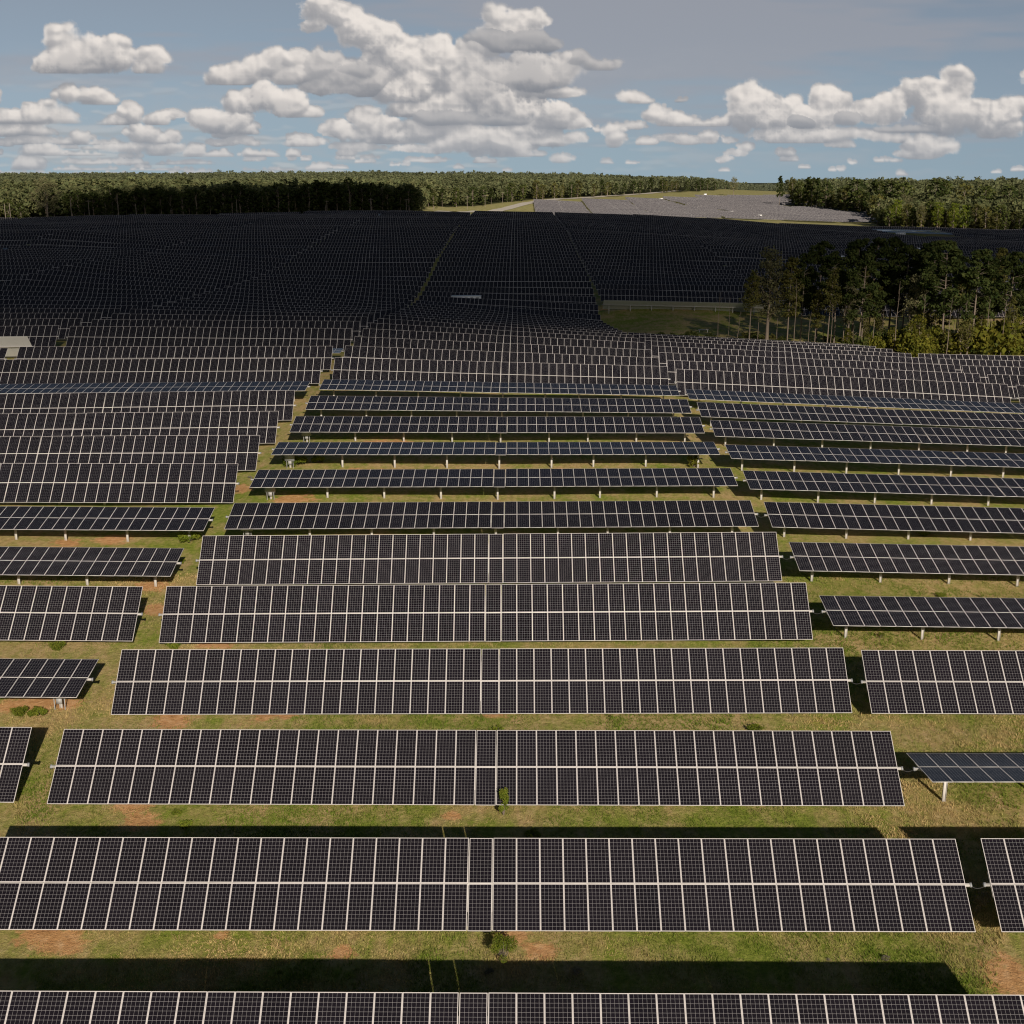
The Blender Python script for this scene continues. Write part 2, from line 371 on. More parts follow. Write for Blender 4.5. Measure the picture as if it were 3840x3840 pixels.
def ground_mesh():
    us = np.concatenate([np.linspace(-1.6,-.62,40,endpoint=False), np.linspace(-.62,.62,420), np.linspace(.63,1.6,40)])
    vs = np.concatenate([np.linspace(14,33,40,endpoint=False), np.exp(np.linspace(math.log(33), math.log(1200), 330, endpoint=False)), np.exp(np.linspace(math.log(1200), math.log(30000), 70))])
    U, Yg = np.meshgrid(us, vs); X = U*Yg
    Z = ground_z(X, Yg)
    n = noise2(X*.35, Yg*.35)*.06 + noise2(X*.11+9, Yg*.11)*.10
    Z = Z + n*np.clip((Yg-20)/20, 0, 1)*np.clip(400/Yg, .2, 1) - np.clip((Yg-6500)/500, 0, 46)
    ny, nx = X.shape
    idx = np.arange(nx*ny).reshape(ny, nx)
    Fq = np.stack([idx[:-1,:-1], idx[:-1,1:], idx[1:,1:], idx[1:,:-1]], -1).reshape(-1, 4)
    s = np.zeros(X.shape)
    for x, y, r in SOIL:
        d = np.hypot((X-x)/r*.8, (Yg-y)/r); s = np.maximum(s, np.clip(1.15-d*.55, 0, 1)*(d < 2.1))
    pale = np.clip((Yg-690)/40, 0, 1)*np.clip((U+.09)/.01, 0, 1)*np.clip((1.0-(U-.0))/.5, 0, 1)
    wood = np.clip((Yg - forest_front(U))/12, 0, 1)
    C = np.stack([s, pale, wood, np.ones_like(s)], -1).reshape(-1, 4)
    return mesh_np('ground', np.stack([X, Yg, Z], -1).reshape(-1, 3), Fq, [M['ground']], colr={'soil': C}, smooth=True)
_FU = np.array([-2,-.45,-.40,-.30,-.15,-.082,-.074,0.0,.035,.08,.16,.19,.205,.225,.285,.297,.32,.42,2])
_FY = np.array([640,622,612,640,668,688,880,1075,1160,1290,1720,2500,2900,1130,960,800,745,705,700])
def forest_front(u): return np.interp(u, _FU, _FY)
ground = tag(link('ground', ground_mesh()), kind='structure')

def ribbon(name, pts, width, lift, m):
    """a strip laid on the terrain along (x, y) points"""
    pts = np.array(pts, float)
    seg = np.r_[0, np.cumsum(np.hypot(*np.diff(pts, axis=0).T))]
    t = np.linspace(0, seg[-1], max(8, int(seg[-1]/4)))
    x = np.interp(t, seg, pts[:,0]); y = np.interp(t, seg, pts[:,1])
    tx = np.gradient(x); ty = np.gradient(y); l = np.hypot(tx, ty); nx, ny = -ty/l, tx/l
    V = []
    for k in np.linspace(-.5, .5, 5):
        X = x+nx*width*k; Y = y+ny*width*k
        V.append(np.stack([X, Y, ground_z(X, Y)+lift], -1))
    V = np.stack(V, 1); n = len(x); idx = np.arange(n*5).reshape(n, 5)
    Fq = np.stack([idx[:-1,:-1], idx[:-1,1:], idx[1:,1:], idx[1:,:-1]], -1).reshape(-1, 4)
    return tag(link(name, mesh_np(name, V.reshape(-1,3), Fq, [m], smooth=True)), kind='structure')
ribbon('road', [(-62,735),(-48,800),(-26,900),(-6,1000),(18,1090),(48,1170),(90,1270),(150,1420),(215,1650)], 9, .25, M['gravel'])
ribbon('path', [(-50,266.5),(-40,267),(-24,268)], 3.2, .12, M['gravel'])

# ------------------------------------------------------------------ solar trackers
PW, PH, STEP, GAP = .992, 1.965, 1.0014, .036
OFFS = [i*STEP for i in range(21)] + [21.065] + [22.10+i*STEP for i in range(20)]
TLEN = OFFS[-1]+PW
POSTS = [1.4,6.4,11.4,16.4,21.4,26.4,30.4,35.4,40.4]
def uvq(n): return np.tile(np.array([[0,0],[1,0],[1,1],[0,1]], float), (n,1,1))
def module_mesh(name, pm='panel'):
    b = MB(); V = box_v(-PW/2,PW/2,-PH/2,PH/2,0,.035)
    b.add(V, [[1,5,7,3]], 0, uvq(1))          # glass face up
    b.add(V, [[0,2,6,4]], 1)                  # backsheet
    b.add(V, [[0,4,5,1],[2,3,7,6],[4,6,7,5],[0,1,3,2]], 2)
    return b.build(name, [M[pm], M['backsheet'], M['alu']])
def row_strip(b, y0, y1, pm=0):
    """one long run of modules: glass quads over a thin tray"""
    for o in OFFS:
        b.add(np.array([[o,y0,.036],[o+PW,y0,.036],[o+PW,y1,.036],[o,y1,.036]]), [[0,1,2,3]], pm, uvq(1))
        V = box_v(o,o+PW,y0,y1,0,.034)
        b.add(V, [[0,2,6,4]], 1); b.add(V, [[0,4,5,1],[2,3,7,6]], 2)
UP0, UP1 = GAP/2, GAP/2+PH
def tube_mesh():
    b = MB()
    b.box(-.24, TLEN+.24, -.065, .065, -.14, -.012)
    b.box(-.29, -.2, -.085, .085, -.155, .01, 1); b.box(TLEN+.2, TLEN+.29, -.085, .085, -.155, .01, 1)   # bearing ends
    for i, o in enumerate(OFFS):               # module rails
        if i in (21, 22): b.box(o-.045, o-.02, -1.2, 1.2, -.012, .012)
        else: b.box(o-.02, o+.012, -.55, .55, -.011, -.001)
    return b.build('torque_tube', [M['galv'], M['box_grey']])
def post_mesh():
    b = MB(); h0, h1 = -2.35, -.21
    b.box(-.085, -.072, -.06, .06, h0, h1); b.box(.072, .085, -.06, .06, h0, h1); b.box(-.071, .071, -.007, .007, h0, h1-.002)
    b.box(-.10, .10, -.11, .11, h1, h1+.05)
    return b.build('post', [M['galv']])
def drive_mesh():
    b = MB(); b.tube((0,.02,-.42),(0,.42,-.42),.12,.12,10); b.box(-.18,.18,-.06,.2,-.40,-.16); b.tube((.0,-.04,-.42),(0,.02,-.42),.07,.09,8)
    return b.build('drive_motor', [M['box_grey']])
def combiner_mesh():
    b = MB(); b.box(-.45,.45,-.30,-.12,-1.15,-.35,0); b.box(-.46,.46,-.315,-.30,-1.1,-.4,1); b.box(-.5,.5,-.34,-.10,-.35,-.32,0); b.box(-.16,.16,-.27,-.14,-1.5,-1.15,0)
    b.tube((-.3,-.2,-2.2),(-.3,-.2,-1.15),.03,.03,6); b.tube((.3,-.2,-2.2),(.3,-.2,-1.15),.03,.03,6)
    return b.build('combiner_box', [M['box_dim'], M['box_grey']])
ME = dict(module=module_mesh('solar_panel'), module_mid=module_mesh('solar_panel', 'mid_panel'), tube=tube_mesh(), post=post_mesh(), drive=drive_mesh(), comb=combiner_mesh())
b = MB(); row_strip(b, UP0, UP1); ME['upper'] = b.build('panel_row', [M['mid_panel'], M['backsheet'], M['alu']])
b = MB(); row_strip(b, -UP1, -UP0); ME['lower'] = b.build('panel_row', [M['mid_panel'], M['backsheet'], M['alu']])
def whole_mesh(pm):
    b = MB(); row_strip(b, UP0, UP1); row_strip(b, -UP1, -UP0); b.box(-.24, TLEN+.24, -.065, .065, -.14, -.012, 2)
    return b
ME['whole'] = whole_mesh(0).build('solar_tracker', [M['mid_panel'], M['backsheet'], M['alu']])

def block_x(c):    # left end of block c (0 is the middle one)
    if c == 0: return -23.1
    return -23.1-43.75*(-c) if c < 0 else 20.1+43.2*(c-1)
ORD = 'zeroth first second third fourth fifth sixth seventh eighth ninth tenth eleventh twelfth thirteenth fourteenth fifteenth sixteenth seventeenth eighteenth nineteenth'.split()
TENS = {20:'twent',30:'thirt',40:'fort',50:'fift',60:'sixt'}
def ordinal(k):
    if k < 20: return ORD[k]
    t = TENS[k//10*10]
    return t+'ieth' if k % 10 == 0 else t+'y-'+ORD[k % 10]
def block_words(c):
    if c == 0: return 'middle block'
    s = 'left' if c < 0 else 'right'; n = abs(c)
    return ('block just %s of the middle' % s) if n == 1 else '%s block %s of the middle' % (ORD[n], s)
def tilt_words(T):
    return 'white-backed' if T < -20 else 'flat bluish' if T < 20 else 'steep dark'
TILT = {(-1,3):41,(-1,4):10,(-1,5):43,(-1,6):13,(-1,7):12,(-1,8):46,(-1,9):45,(-1,10):45,(-1,11):46,(-1,12):7,(-1,13):45,(-1,14):44,(-1,15):2,
 (0,1):40,(0,2):39,(0,3):40,(0,4):46,(0,5):48,(0,6):46,(0,7):16,(0,8):9,(0,9):5,(0,10):13,(0,11):12,(0,12):8,
 (1,1):-7,(1,2):40,(1,3):-7,(1,4):42,(1,5):9,(1,6):14,(1,7):15,(1,8):10,(1,9):7,(1,10):13,(1,11):13,(1,12):7,
 (2,12):7,(-2,15):-52,(1,27):-36}
def tilt_of(c, k):
    if (c, k) in TILT: return TILT[(c, k)]
    r = random.Random(c*977+k*131+5)
    return (44 if k < 20 else 41)+r.uniform(-3, 3)+(r.uniform(-10, 3) if r.random() < .2 else 0) if (k < 28 or r.random() > .045) else r.uniform(2, 9)
def exists(c, k):
    x0 = block_x(c); xm = x0+TLEN/2; Y = rowY(k)
    if c >= 2 and 17 < k < 27: return False
    if c == 1 and 20 < k < 27: return False
    if c == 5 and 59 <= k <= 66: return False   # clear pad round a power container
    lim = np.interp(xm/Y, [-.45,-.3,-.15,-.05,.1,.2,.3,.45], [600,625,650,665,672,700,715,700])
    return Y < lim
def visible(c, k):
    x0 = block_x(c); Y = rowY(k); zt = float(tube(x0+21, Y))
    p = proj([[x0, Y, zt], [x0+TLEN, Y, zt]])
    return p[1,0] > -25 and p[0,0] < 3865
def frame_of(c, k):
    x0 = block_x(c); Y = rowY(k)
    z0, z1 = tube(np.array([x0+3, x0+TLEN-3]), np.array([Y, Y])); sl = math.atan2(z1-z0, TLEN-6)
    zc = (z0+z1)/2+ZOFF.get((c, k), 0)
    return x0, Y, zc - math.tan(sl)*TLEN/2, sl
ZOFF = {(-1,15):-.45}
COMB = {(0,7):0,(0,8):0,(0,9):0,(0,10):0,(-1,4):8,(-1,11):8}
def make_tracker(c, k):
    T = tilt_of(c, k); x0, Y, z, sl = frame_of(c, k)
    label = '%s solar tracker, %s row from the bottom, %s' % (tilt_words(T), ordinal(k), block_words(c))
    Rm = Matrix.Rotation(-sl, 4, 'Y') @ Matrix.Rotation(D2R(T), 4, 'X')
    if k > 18 and (c, k) != (1, 27):
        o = link('solar_tracker', ME['whole']); o.matrix_world = Matrix.Translation((x0, Y, z)) @ Rm
        return tag(o, label, 'solar tracker', 'solar trackers in rows')
    gz = float(ground_z(x0+TLEN/2, Y))
    root = link('solar_tracker', None, loc=(x0, Y, gz)); tag(root, label, 'solar tracker', 'solar trackers in rows')
    base = Matrix.Translation((0, 0, z-gz)) @ Rm
    if k <= 12:
        for i, o in enumerate(OFFS):
            for sgn in (1, -1):
                q = link('solar_panel', ME['module' if k < 7 else 'module_mid'], root)
                q.matrix_local = base @ Matrix.Translation((o+PW/2, sgn*(GAP/2+PH/2), (-.03 if i == 21 else 0)+random.gauss(0, .002))) @ Matrix.Rotation(random.gauss(0, .0022), 4, 'Y') @ Matrix.Rotation(random.gauss(0, .0022), 4, 'X')
    else:
        link('panel_row', ME['upper'], root).matrix_local = base
        link('panel_row', ME['lower'], root).matrix_local = base
    link('torque_tube', ME['tube'], root).matrix_local = base
    for p in POSTS:
        link('post', ME['post'], root, loc=(p, 0, z-gz+math.tan(sl)*p))
    link('drive_motor', ME['drive'], root, loc=(21.4, 0, z-gz+math.tan(sl)*21.4))
    if (c, k) in COMB:
        p = POSTS[COMB[(c, k)]]; link('combiner_box', ME['comb'], root, loc=(p, 0, z-gz+math.tan(sl)*p))
    return root
cells = [(c, k) for k in range(1, 72) for c in range(-9, 10) if exists(c, k) and (visible(c, k) or (c, k) == (1, 1))]
cells.sort(key=lambda a: a[1])
single, rest = cells[:300], cells[300:]
for c, k in single: make_tracker(c, k)

# everything farther off, and the sunlit field on the next rise, is one mass of trackers
def table_arrays():
    mbz = MB()
    for y0, y1 in ((UP0, UP1), (-UP1, -UP0)):
        for o in OFFS:
            mbz.add(np.array([[o,y0,.036],[o+PW,y0,.036],[o+PW,y1,.036],[o,y1,.036]]), [[0,1,2,3]], 0, uvq(1))
    mbz.add(np.array([[0,-UP1,0],[TLEN,-UP1,0],[TLEN,UP1,0],[0,UP1,0]]), [[3,2,1,0]], 1)
    return np.concatenate(mbz.V), np.concatenate(mbz.F), np.concatenate(mbz.M), np.concatenate(mbz.UV)
tv, tf, tm, tu = table_arrays()
TRACK = np.array([at_depth(px, 780, Y/1.02)[:2] for px, Y in [(2440,1215),(2480,1190),(2600,1075),(2744,962),(2851,905),(2900,880)]])
def near_track(P):
    t = np.concatenate([TRACK[:-1]+(TRACK[1:]-TRACK[:-1])*f for f in np.linspace(0, 1, 40)])
    return np.hypot(P[:, None, 0]-t[None, :, 0], P[:, None, 1]-t[None, :, 1]).min(1) < 5.5
def mass(placements, pm):
    V, Fa, Ma, Ua = [], [], [], []; n = 0
    for x0, Y, z, sl, T in placements:
        R = np.array((Matrix.Rotation(-sl, 3, 'Y') @ Matrix.Rotation(D2R(T), 3, 'X')))
        W = tv @ R.T + np.array([x0, Y, z]); ff, mm, uu = tf, tm, tu
        if pm:
            keep = ~near_track(W[tf].mean(1)); keep[tm == 1] = keep.mean() > .995; ff, mm, uu = tf[keep], tm[keep], tu[keep]
        V.append(W); Fa.append(ff+n); n += len(tv); Ma.append(mm+0); Ua.append(uu)
    return np.concatenate(V), np.concatenate(Fa), np.concatenate(Ma), np.concatenate(Ua)
pl = [(*frame_of(c, k), tilt_of(c, k)) for c, k in rest]
pl2 = []
for j, Y in enumerate(np.arange(880, 1500, 9.52)):
    for n in range(-1, 14):
        x0 = 14+n*44.8+(Y-880)*.0; u = (x0+21)/Y
        if u < .013 or u > .30: continue
        ymax = np.interp(u, [.013,.06,.12,.17,.22,.23,.30], [1045,1110,1210,1400,1430,1100,930])
        ymin = np.interp(u, [.0,.24,.25,.30], [880,880,880,885])
        if Y > ymax or Y < ymin: continue
        if abs(x0-14-5*43.6) < 1 and j % 14 in (6, 7): continue
        za, zb = tube(np.array([x0, x0+TLEN]), np.array([Y, Y]))
        pl2.append((x0, Y, za, math.atan2(zb-za, TLEN), 30+random.uniform(-5, 5)))
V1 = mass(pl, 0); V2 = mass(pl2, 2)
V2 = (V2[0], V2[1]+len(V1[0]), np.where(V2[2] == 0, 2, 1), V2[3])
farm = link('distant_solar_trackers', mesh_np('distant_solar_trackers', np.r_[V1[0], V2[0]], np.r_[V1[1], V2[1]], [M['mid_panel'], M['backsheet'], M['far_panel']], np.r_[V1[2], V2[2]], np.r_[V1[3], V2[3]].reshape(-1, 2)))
tag(farm, 'endless far rows of solar trackers covering the rises to the woods', 'solar trackers', 'solar trackers in rows', 'stuff')
print('trackers', len(cells), len(single), 'rest', len(rest), 'sunlit', len(pl2))
# ------------------------------------------------------------------ vegetation
def cards(c, size, r, shade, up=.0, elong=1.5):
    """leaf-clump quads at centres c: random orientation; returns V, F, colour"""
    n = len(c)
    a = r.normal(size=(n, 3)); a[:, 2] += up; a /= np.linalg.norm(a, axis=1)[:, None]
    t = r.normal(size=(n, 3)); b = np.cross(a, t); b /= np.linalg.norm(b, axis=1)[:, None]
    cc = np.cross(a, b)
    s = (np.asarray(size)*r.uniform(.6, 1.3, n))[:, None]
    bb = b*s*elong*.5; cc = cc*s*.5
    k = r.uniform(.55, 1.0, (n, 4, 1))
    V = np.stack([c-bb*k[:,0]-cc*.35, c-bb*.2+cc*k[:,1], c+bb*k[:,2]+cc*.3, c+bb*.1-cc*k[:,3]], 1).reshape(-1, 3)
    Fq = np.arange(n*4).reshape(n, 4)
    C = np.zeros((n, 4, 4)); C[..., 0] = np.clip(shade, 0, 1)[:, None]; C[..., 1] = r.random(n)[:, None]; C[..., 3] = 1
    return V, Fq, C.reshape(-1, 4)
def clumps(cen, rad, per, r, flat=.7, shade0=.5):
    """points in clumps: cen (m,3), rad (m)"""
    m = len(cen); i = np.repeat(np.arange(m), per)
    d = r.normal(size=(len(i), 3)); d /= np.linalg.norm(d, axis=1)[:, None]
    q = d*(r.random(len(i))**.45)[:, None]; q[:, 2] *= flat
    cs = r.uniform(-.22, .22, m)
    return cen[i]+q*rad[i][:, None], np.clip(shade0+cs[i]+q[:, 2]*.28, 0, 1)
def trunk_mesh(name, pts, limbs, n=7):
    b = MB()
    for (p0, r0), (p1, r1) in zip(pts[:-1], pts[1:]): b.tube(p0, p1, r0, r1, n)
    for p, q, r0, r1 in limbs: b.tube(p, q, r0, r1, 5 if False else 6)
    return b.build(name, [M['bark']], True)
def pine(seed, H, per=52, sz=.42, bare=.5, wid=.17):
    r = np.random.default_rng(seed); lean = r.normal(0, .018, 2)*H
    def ax(h): f = h/H; return np.array([lean[0]*f**2, lean[1]*f**2, h])
    pts = [(ax(h), .19*H/20*(1-.9*h/H)+.02) for h in np.linspace(-.8, H*.97, 9)]
    cen, rad, limbs = [], [], []
    h = H*bare*r.uniform(.92, 1.05)
    while h < H*.99:
        f = (h-H*bare)/(H*(1-bare)); w = wid*H*(.35+1.05*math.sin(math.pi*min(1, .22+.78*f))**.8)*(1-.35*f)
        for _ in range(int(r.integers(2, 5))):
            a = r.uniform(0, 2*math.pi); d = w*r.uniform(.35, 1.0); p = ax(h)+np.array([math.cos(a)*d, math.sin(a)*d, d*.22+r.normal(0, .25)])
            cen.append(p); rad.append(H*.056*r.uniform(.75, 1.35)*(1-.3*f)); limbs.append((ax(h-.2), ax(h-.2)*.25+p*.75, .032*H/20, .01))
        h += H*.034*r.uniform(.7, 1.3)
    cen.append(ax(H*.985)); rad.append(H*.035)
    for _ in range(3):   # dead lower limbs
        a = r.uniform(0, 6.28); hh = H*r.uniform(.25, bare); limbs.append((ax(hh), ax(hh)+np.array([math.cos(a), math.sin(a), .3])*r.uniform(.6, 1.6), .03, .008))
    c, s = clumps(np.array(cen), np.array(rad), per, r, .65)
    V, Fq, C = cards(c, np.full(len(c), sz), r, s, .3, 1.7)
    return V, Fq, C, pts, limbs
def broad(seed, H, per=46, sz=.45, low=.22, wid=.27, fork=True):
    r = np.random.default_rng(seed)
    pts = [(np.array([0, 0, -.8]), .024*H), (np.array([r.normal(0, .1), r.normal(0, .1), H*.28]), .017*H), (np.array([r.normal(0, .3), r.normal(0, .3), H*.55]), .011*H), (np.array([r.normal(0, .4), r.normal(0, .4), H*.88]), .003*H)]
    cen, rad, limbs = [], [], []
    n = 34
    for i in range(n):
        f = (i+.5)/n; h = H*(low+(1-low)*(f**.85)); prof = wid*H*math.sqrt(max(.02, 1-((f-.42)/.60)**2))
        a = i*2.399+r.normal(0, .35); d = prof*r.uniform(.45, 1.05)
        p = np.array([math.cos(a)*d, math.sin(a)*d, min(h, H*.97)+r.normal(0, .02*H)]); cen.append(p); rad.append(H*.085*r.uniform(.65, 1.35))
        if i % 3 == 0: limbs.append((np.array([0, 0, max(H*.2, h*.72)]), p, .006*H, .0015*H))
    c, s = clumps(np.array(cen), np.array(rad), per, r, .75)
    V, Fq, C = cards(c, np.full(len(c), sz), r, s, .2, 1.3)
    return V, Fq, C, pts, limbs
def bush(seed, R, H, n=420, sz=.28):
    r = np.random.default_rng(seed); m = 16
    a = r.uniform(0, 6.28, m); d = R*np.sqrt(r.random(m))*.8
    cen = np.stack([np.cos(a)*d, np.sin(a)*d, H*r.uniform(.2, .85, m)*(1-.4*(d/R))], -1)
    c, s = clumps(cen, np.full(m, R*.38), n//m, r, .8)
    c[:, 2] = np.abs(c[:, 2])
    V, Fq, C = cards(c, np.full(len(c), sz), r, s, .2, 1.4)
    limbs = [(np.array([0, 0, -.2]), p, .02*R+.01, .008) for p in cen[::2]]
    return V, Fq, C, [(np.array([0, 0, -.3]), .03*R+.015), (np.array([0, 0, H*.5]), .012)], limbs
class Kind:
    def __init__(s, gen, m, crown='crown', trunk='trunk'):
        V, Fq, C, pts, limbs = gen; s.cn, s.tn = crown, trunk
        s.crown = mesh_np(crown, V, Fq, [m], colr={'shade': C}); s.trunk = trunk_mesh(trunk, pts, limbs)
        s.H = V[:, 2].max()
def plant(kind, name, label, cat, group, x, y, z, h, wx=1., rot=None):
    k = h/kind.H
    root = link(name, None, loc=(x, y, z), rot=(0, 0, random.uniform(0, 6.28) if rot is None else rot)); root.scale = (k*wx, k*wx, k)
    tag(root, label, cat, group)
    link(kind.tn, kind.trunk, root); link(kind.cn, kind.crown, root)
    return root
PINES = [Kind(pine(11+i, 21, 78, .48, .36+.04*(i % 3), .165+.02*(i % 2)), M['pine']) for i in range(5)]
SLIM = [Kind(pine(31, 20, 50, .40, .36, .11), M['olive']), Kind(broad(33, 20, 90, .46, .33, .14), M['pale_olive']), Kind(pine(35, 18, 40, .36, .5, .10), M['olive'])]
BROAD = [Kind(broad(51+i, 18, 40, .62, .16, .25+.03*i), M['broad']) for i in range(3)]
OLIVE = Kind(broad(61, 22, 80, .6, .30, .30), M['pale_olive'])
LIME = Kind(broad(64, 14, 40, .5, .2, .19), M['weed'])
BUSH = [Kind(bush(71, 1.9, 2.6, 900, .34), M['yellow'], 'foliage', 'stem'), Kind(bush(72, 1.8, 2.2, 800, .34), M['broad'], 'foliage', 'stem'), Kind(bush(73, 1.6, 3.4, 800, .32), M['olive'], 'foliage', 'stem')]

# grove between the near rows and the far slope, read off the photo (base x, base y, top y)
def from_photo(px, py, ytop):
    p = unproject(px, py); Z = (p-np.array([0, 0, ZC])) @ F_
    q = at_depth(px, ytop, Z); return p, q[2]-p[2]
GROVE = [  # px, depth Y, top px y, kind, width, label
 (2818,236,1007,SLIM[2],1.0,'slim dull green tree at the open edge of the grove'),
 (2885,238,914,SLIM[1],1.0,'tall pale olive tree with a narrow crown, second at the edge of the grove'),
 (2962,236,958,SLIM[0],1.0,'thin olive pine with drooping branches next to the pale narrow tree'),
 (3012,244,944,PINES[0],.85,'short dark pine right of the thin olive pine'),
 (3072,250,898,PINES[1],.9,'tall dark pine, leftmost of the dense middle of the grove'),
 (3140,240,936,PINES[2],.95,'dark pine with a low crown left of the grove centre'),
 (3206,252,888,PINES[3],1.0,'dark pine left of the tallest pines of the grove'),
 (3235,232,945,PINES[0],.9,'dark pine in front of the dense middle of the grove'),
 (3268,248,886,PINES[4],1.0,'dark bushy topped pine just left of the grove centre'),
 (3345,254,884,PINES[0],1.05,'tallest dark pine behind the grove centre below the pale container'),
 (3396,240,914,PINES[1],1.0,'dark pine at the grove centre with a bare reddish trunk'),
 (3440,250,905,PINES[2],.9,'dark pine right of the grove centre'),
 (3492,244,896,PINES[3],1.0,'broad dark pine right of centre with bunched tufts'),
 (3548,231,896,PINES[4],1.05,'big pine right of centre with layered branches and a pale trunk'),
 (3600,262,940,PINES[2],.8,'small dark pine in the gap of the grove'),
 (3662,229,930,PINES[0],1.1,'large pine with a straight pale trunk near the right edge'),
 (3700,246,950,PINES[3],.9,'dark pine behind the large pale trunked pine'),
 (3738,250,924,SLIM[0],.9,'feathery olive pine between two dark pines by the right edge'),
 (3790,234,938,PINES[1],1.0,'dark pine second from the right edge'),
 (3838,240,950,PINES[4],1.0,'dark pine cut by the right edge of the photo'),
 (3905,236,960,PINES[2],1.0,'dark pine just past the right edge'),
]
for px, Y, yt, kd, w, lab in GROVE:
    u = ray(px, 1100); X = u[0]/u[1]*Y; z = float(ground_z(X, Y))
    d = ray(px, yt); h = ZC+d[2]/d[1]*Y-z
    plant(kd, 'pine_tree' if kd in PINES else 'slender_tree', lab, 'tree', 'grove of tall trees behind the near rows', X, Y, z-.1, h, w)
for i in range(13):
    px = 3060+62*i+random.uniform(-15, 15); Y = random.uniform(229, 250); d = ray(px, 1100); X = d[0]/d[1]*Y
    plant(SLIM[[0, 2, 1, 2][i % 4]], 'slender_tree', 'slender olive tree squeezed between the dark pines of the grove', 'tree', 'slender olive trees between the grove pines', X, Y, float(ground_z(X, Y))-.1, random.uniform(11, 17), .9)
# bare poles of dead saplings among the trunks
r = np.random.default_rng(5)
sap = []
for i in range(4):
    b = MB(); H = [9, 12, 7, 10][i]; p = np.array([0, 0, -.4]); q = p
    for j in range(4):
        q = p+np.array([r.normal(0, .12), r.normal(0, .12), H/4]); b.tube(p, q, .085-.018*j, .085-.018*(j+1), 6); p = q
    for j in range(6):
        h = H*r.uniform(.45, .95); a = r.uniform(0, 6.28); b.tube((0, 0, h), (math.cos(a)*.7, math.sin(a)*.7, h+.6), .025, .008, 6)
    sap.append(b.build('bare_sapling', [M['bark']], True))
for i, (px, Y) in enumerate([(2700,240),(2740,236),(2775,232),(2850,240),(2925,244),(2990,233),(3045,238),(3100,244),(3130,230),(3175,236),(3215,229),(3290,232),(3320,240),(3370,228),(3425,234),(3470,228),(3515,236),(3570,226),(3590,236),(3625,228),(3690,232),(3715,226),(3760,236),(3775,225),(3812,228),(3830,236)]):
    d = ray(px, 1100); X = d[0]/d[1]*Y
    o = link('bare_sapling', sap[i % 4], loc=(X, Y, float(ground_z(X, Y))), rot=(0, 0, i*1.3)); o.scale = [random.uniform(.8, 1.25)]*3
    tag(o, 'thin bare sapling stem standing among the grove trunks', 'sapling', 'bare sapling stems in the grove')
YOUNG = [Kind(broad(91, 8, 26, .34, .25, .17), M['yellow']), Kind(broad(92, 8, 22, .34, .3, .14), M['olive'])]
for i in range(34):
    px = 3150+700*random.random()**.8; Y = random.uniform(226, 244); d = ray(px, 1100); X = d[0]/d[1]*Y
    plant(YOUNG[i % 2], 'young_tree', ['slender yellow green young tree under the tall grove pines', 'slender olive young tree under the tall grove pines'][i % 2], 'tree', ['yellow young trees under the grove', 'olive young trees under the grove'][i % 2], X, Y, float(ground_z(X, Y))-.1, random.uniform(3.5, 8.5))
BL = ['rounded yellow green shrub below the grove', 'low dark green shrub below the grove', 'upright olive shrub below the grove']
BP = []
for i, px in enumerate(np.linspace(3190, 3880, 34)):
    BP.append((px+random.uniform(-12, 12), 223+random.uniform(0, 12)+(3 if i % 2 else 0), [0,1,0,2,0][i % 5] if px > 3250 else [1,2][i % 2], random.uniform(2.2, 4.6)*np.interp(px, [3190, 3500, 3840], [.9, 1.25, 1.6])))
for i in range(26): BP.append((random.uniform(2330, 3180), random.uniform(238, 252), random.choice([1, 1, 2]), random.uniform(1., 2.2)))
for i, (px, Y, kk, h) in enumerate(BP):
    d = ray(px, 1100); X = d[0]/d[1]*Y
    plant(BUSH[kk], 'shrub', BL[kk], 'shrub', 'shrubs of the %s kind under the grove' % ['yellow green', 'dark green', 'olive'][kk], X, Y, float(ground_z(X, Y))-.1, h, random.uniform(.8, 1.1))

# ------------------------------------------------------------------ wood edges: single trees
def low_broad(seed, H, n, sz, wid, low=.1):
    return broad(seed, H, n, sz, low, wid)
EDGE = [Kind(low_broad(81, 16, 15, 1.05, .24, .1), M['pine']), Kind(low_broad(82, 16, 15, 1.05, .27, .08), M['pine']), Kind(pine(83, 17, 14, .95, .35, .16), M['pine']),
        Kind(low_broad(84, 16, 15, 1.0, .23, .1), M['broad']), Kind(low_broad(85, 17, 15, 1.0, .2, .12), M['olive'])]
def edge_trees(u0, u1, step, rows, hfun, kinds, name, label, group):
    n = 0
    for rr in range(rows):
        u = u0
        while u < u1:
            uu = u+random.uniform(-.3, .3)*step/800; Y = float(forest_front(uu))+rr*7+random.uniform(-2, 3); X = uu*Y
            kd = EDGE[random.choice(kinds)]; h = hfun(uu)*(random.uniform(.72, 1.32) if u0 > .2 else random.uniform(.84, 1.18))
            plant(kd, name, label, 'tree', group, X, Y, float(ground_z(X, Y))-.3, h, random.uniform(.9, 1.25)); n += 1
            u += step/Y*random.uniform(.75, 1.25)
    return n
hl = lambda u: np.interp(u, [-.46,-.36,-.3,-.2,-.13,-.1,-.078], [13,14,15,15.5,17,15,14])
edge_trees(-.425, -.395, 6, 1, lambda u: 11, [3,4], 'edge_tree', 'sunlit olive green tree at the far left edge of the field', 'sunlit trees at the left wood edge')
edge_trees(-.385, -.078, 6.2, 2, hl, [0,1,2,0], 'shaded_tree', 'dark shaded tree in the wood edge behind the far left rows', 'shaded trees along the left wood edge')
hm = lambda u: 15
edge_trees(-.07, .17, 9, 1, hm, [3,0,4,2], 'edge_tree', 'sunlit tree along the wood edge beyond the gravel road', 'sunlit trees beyond the gravel road')
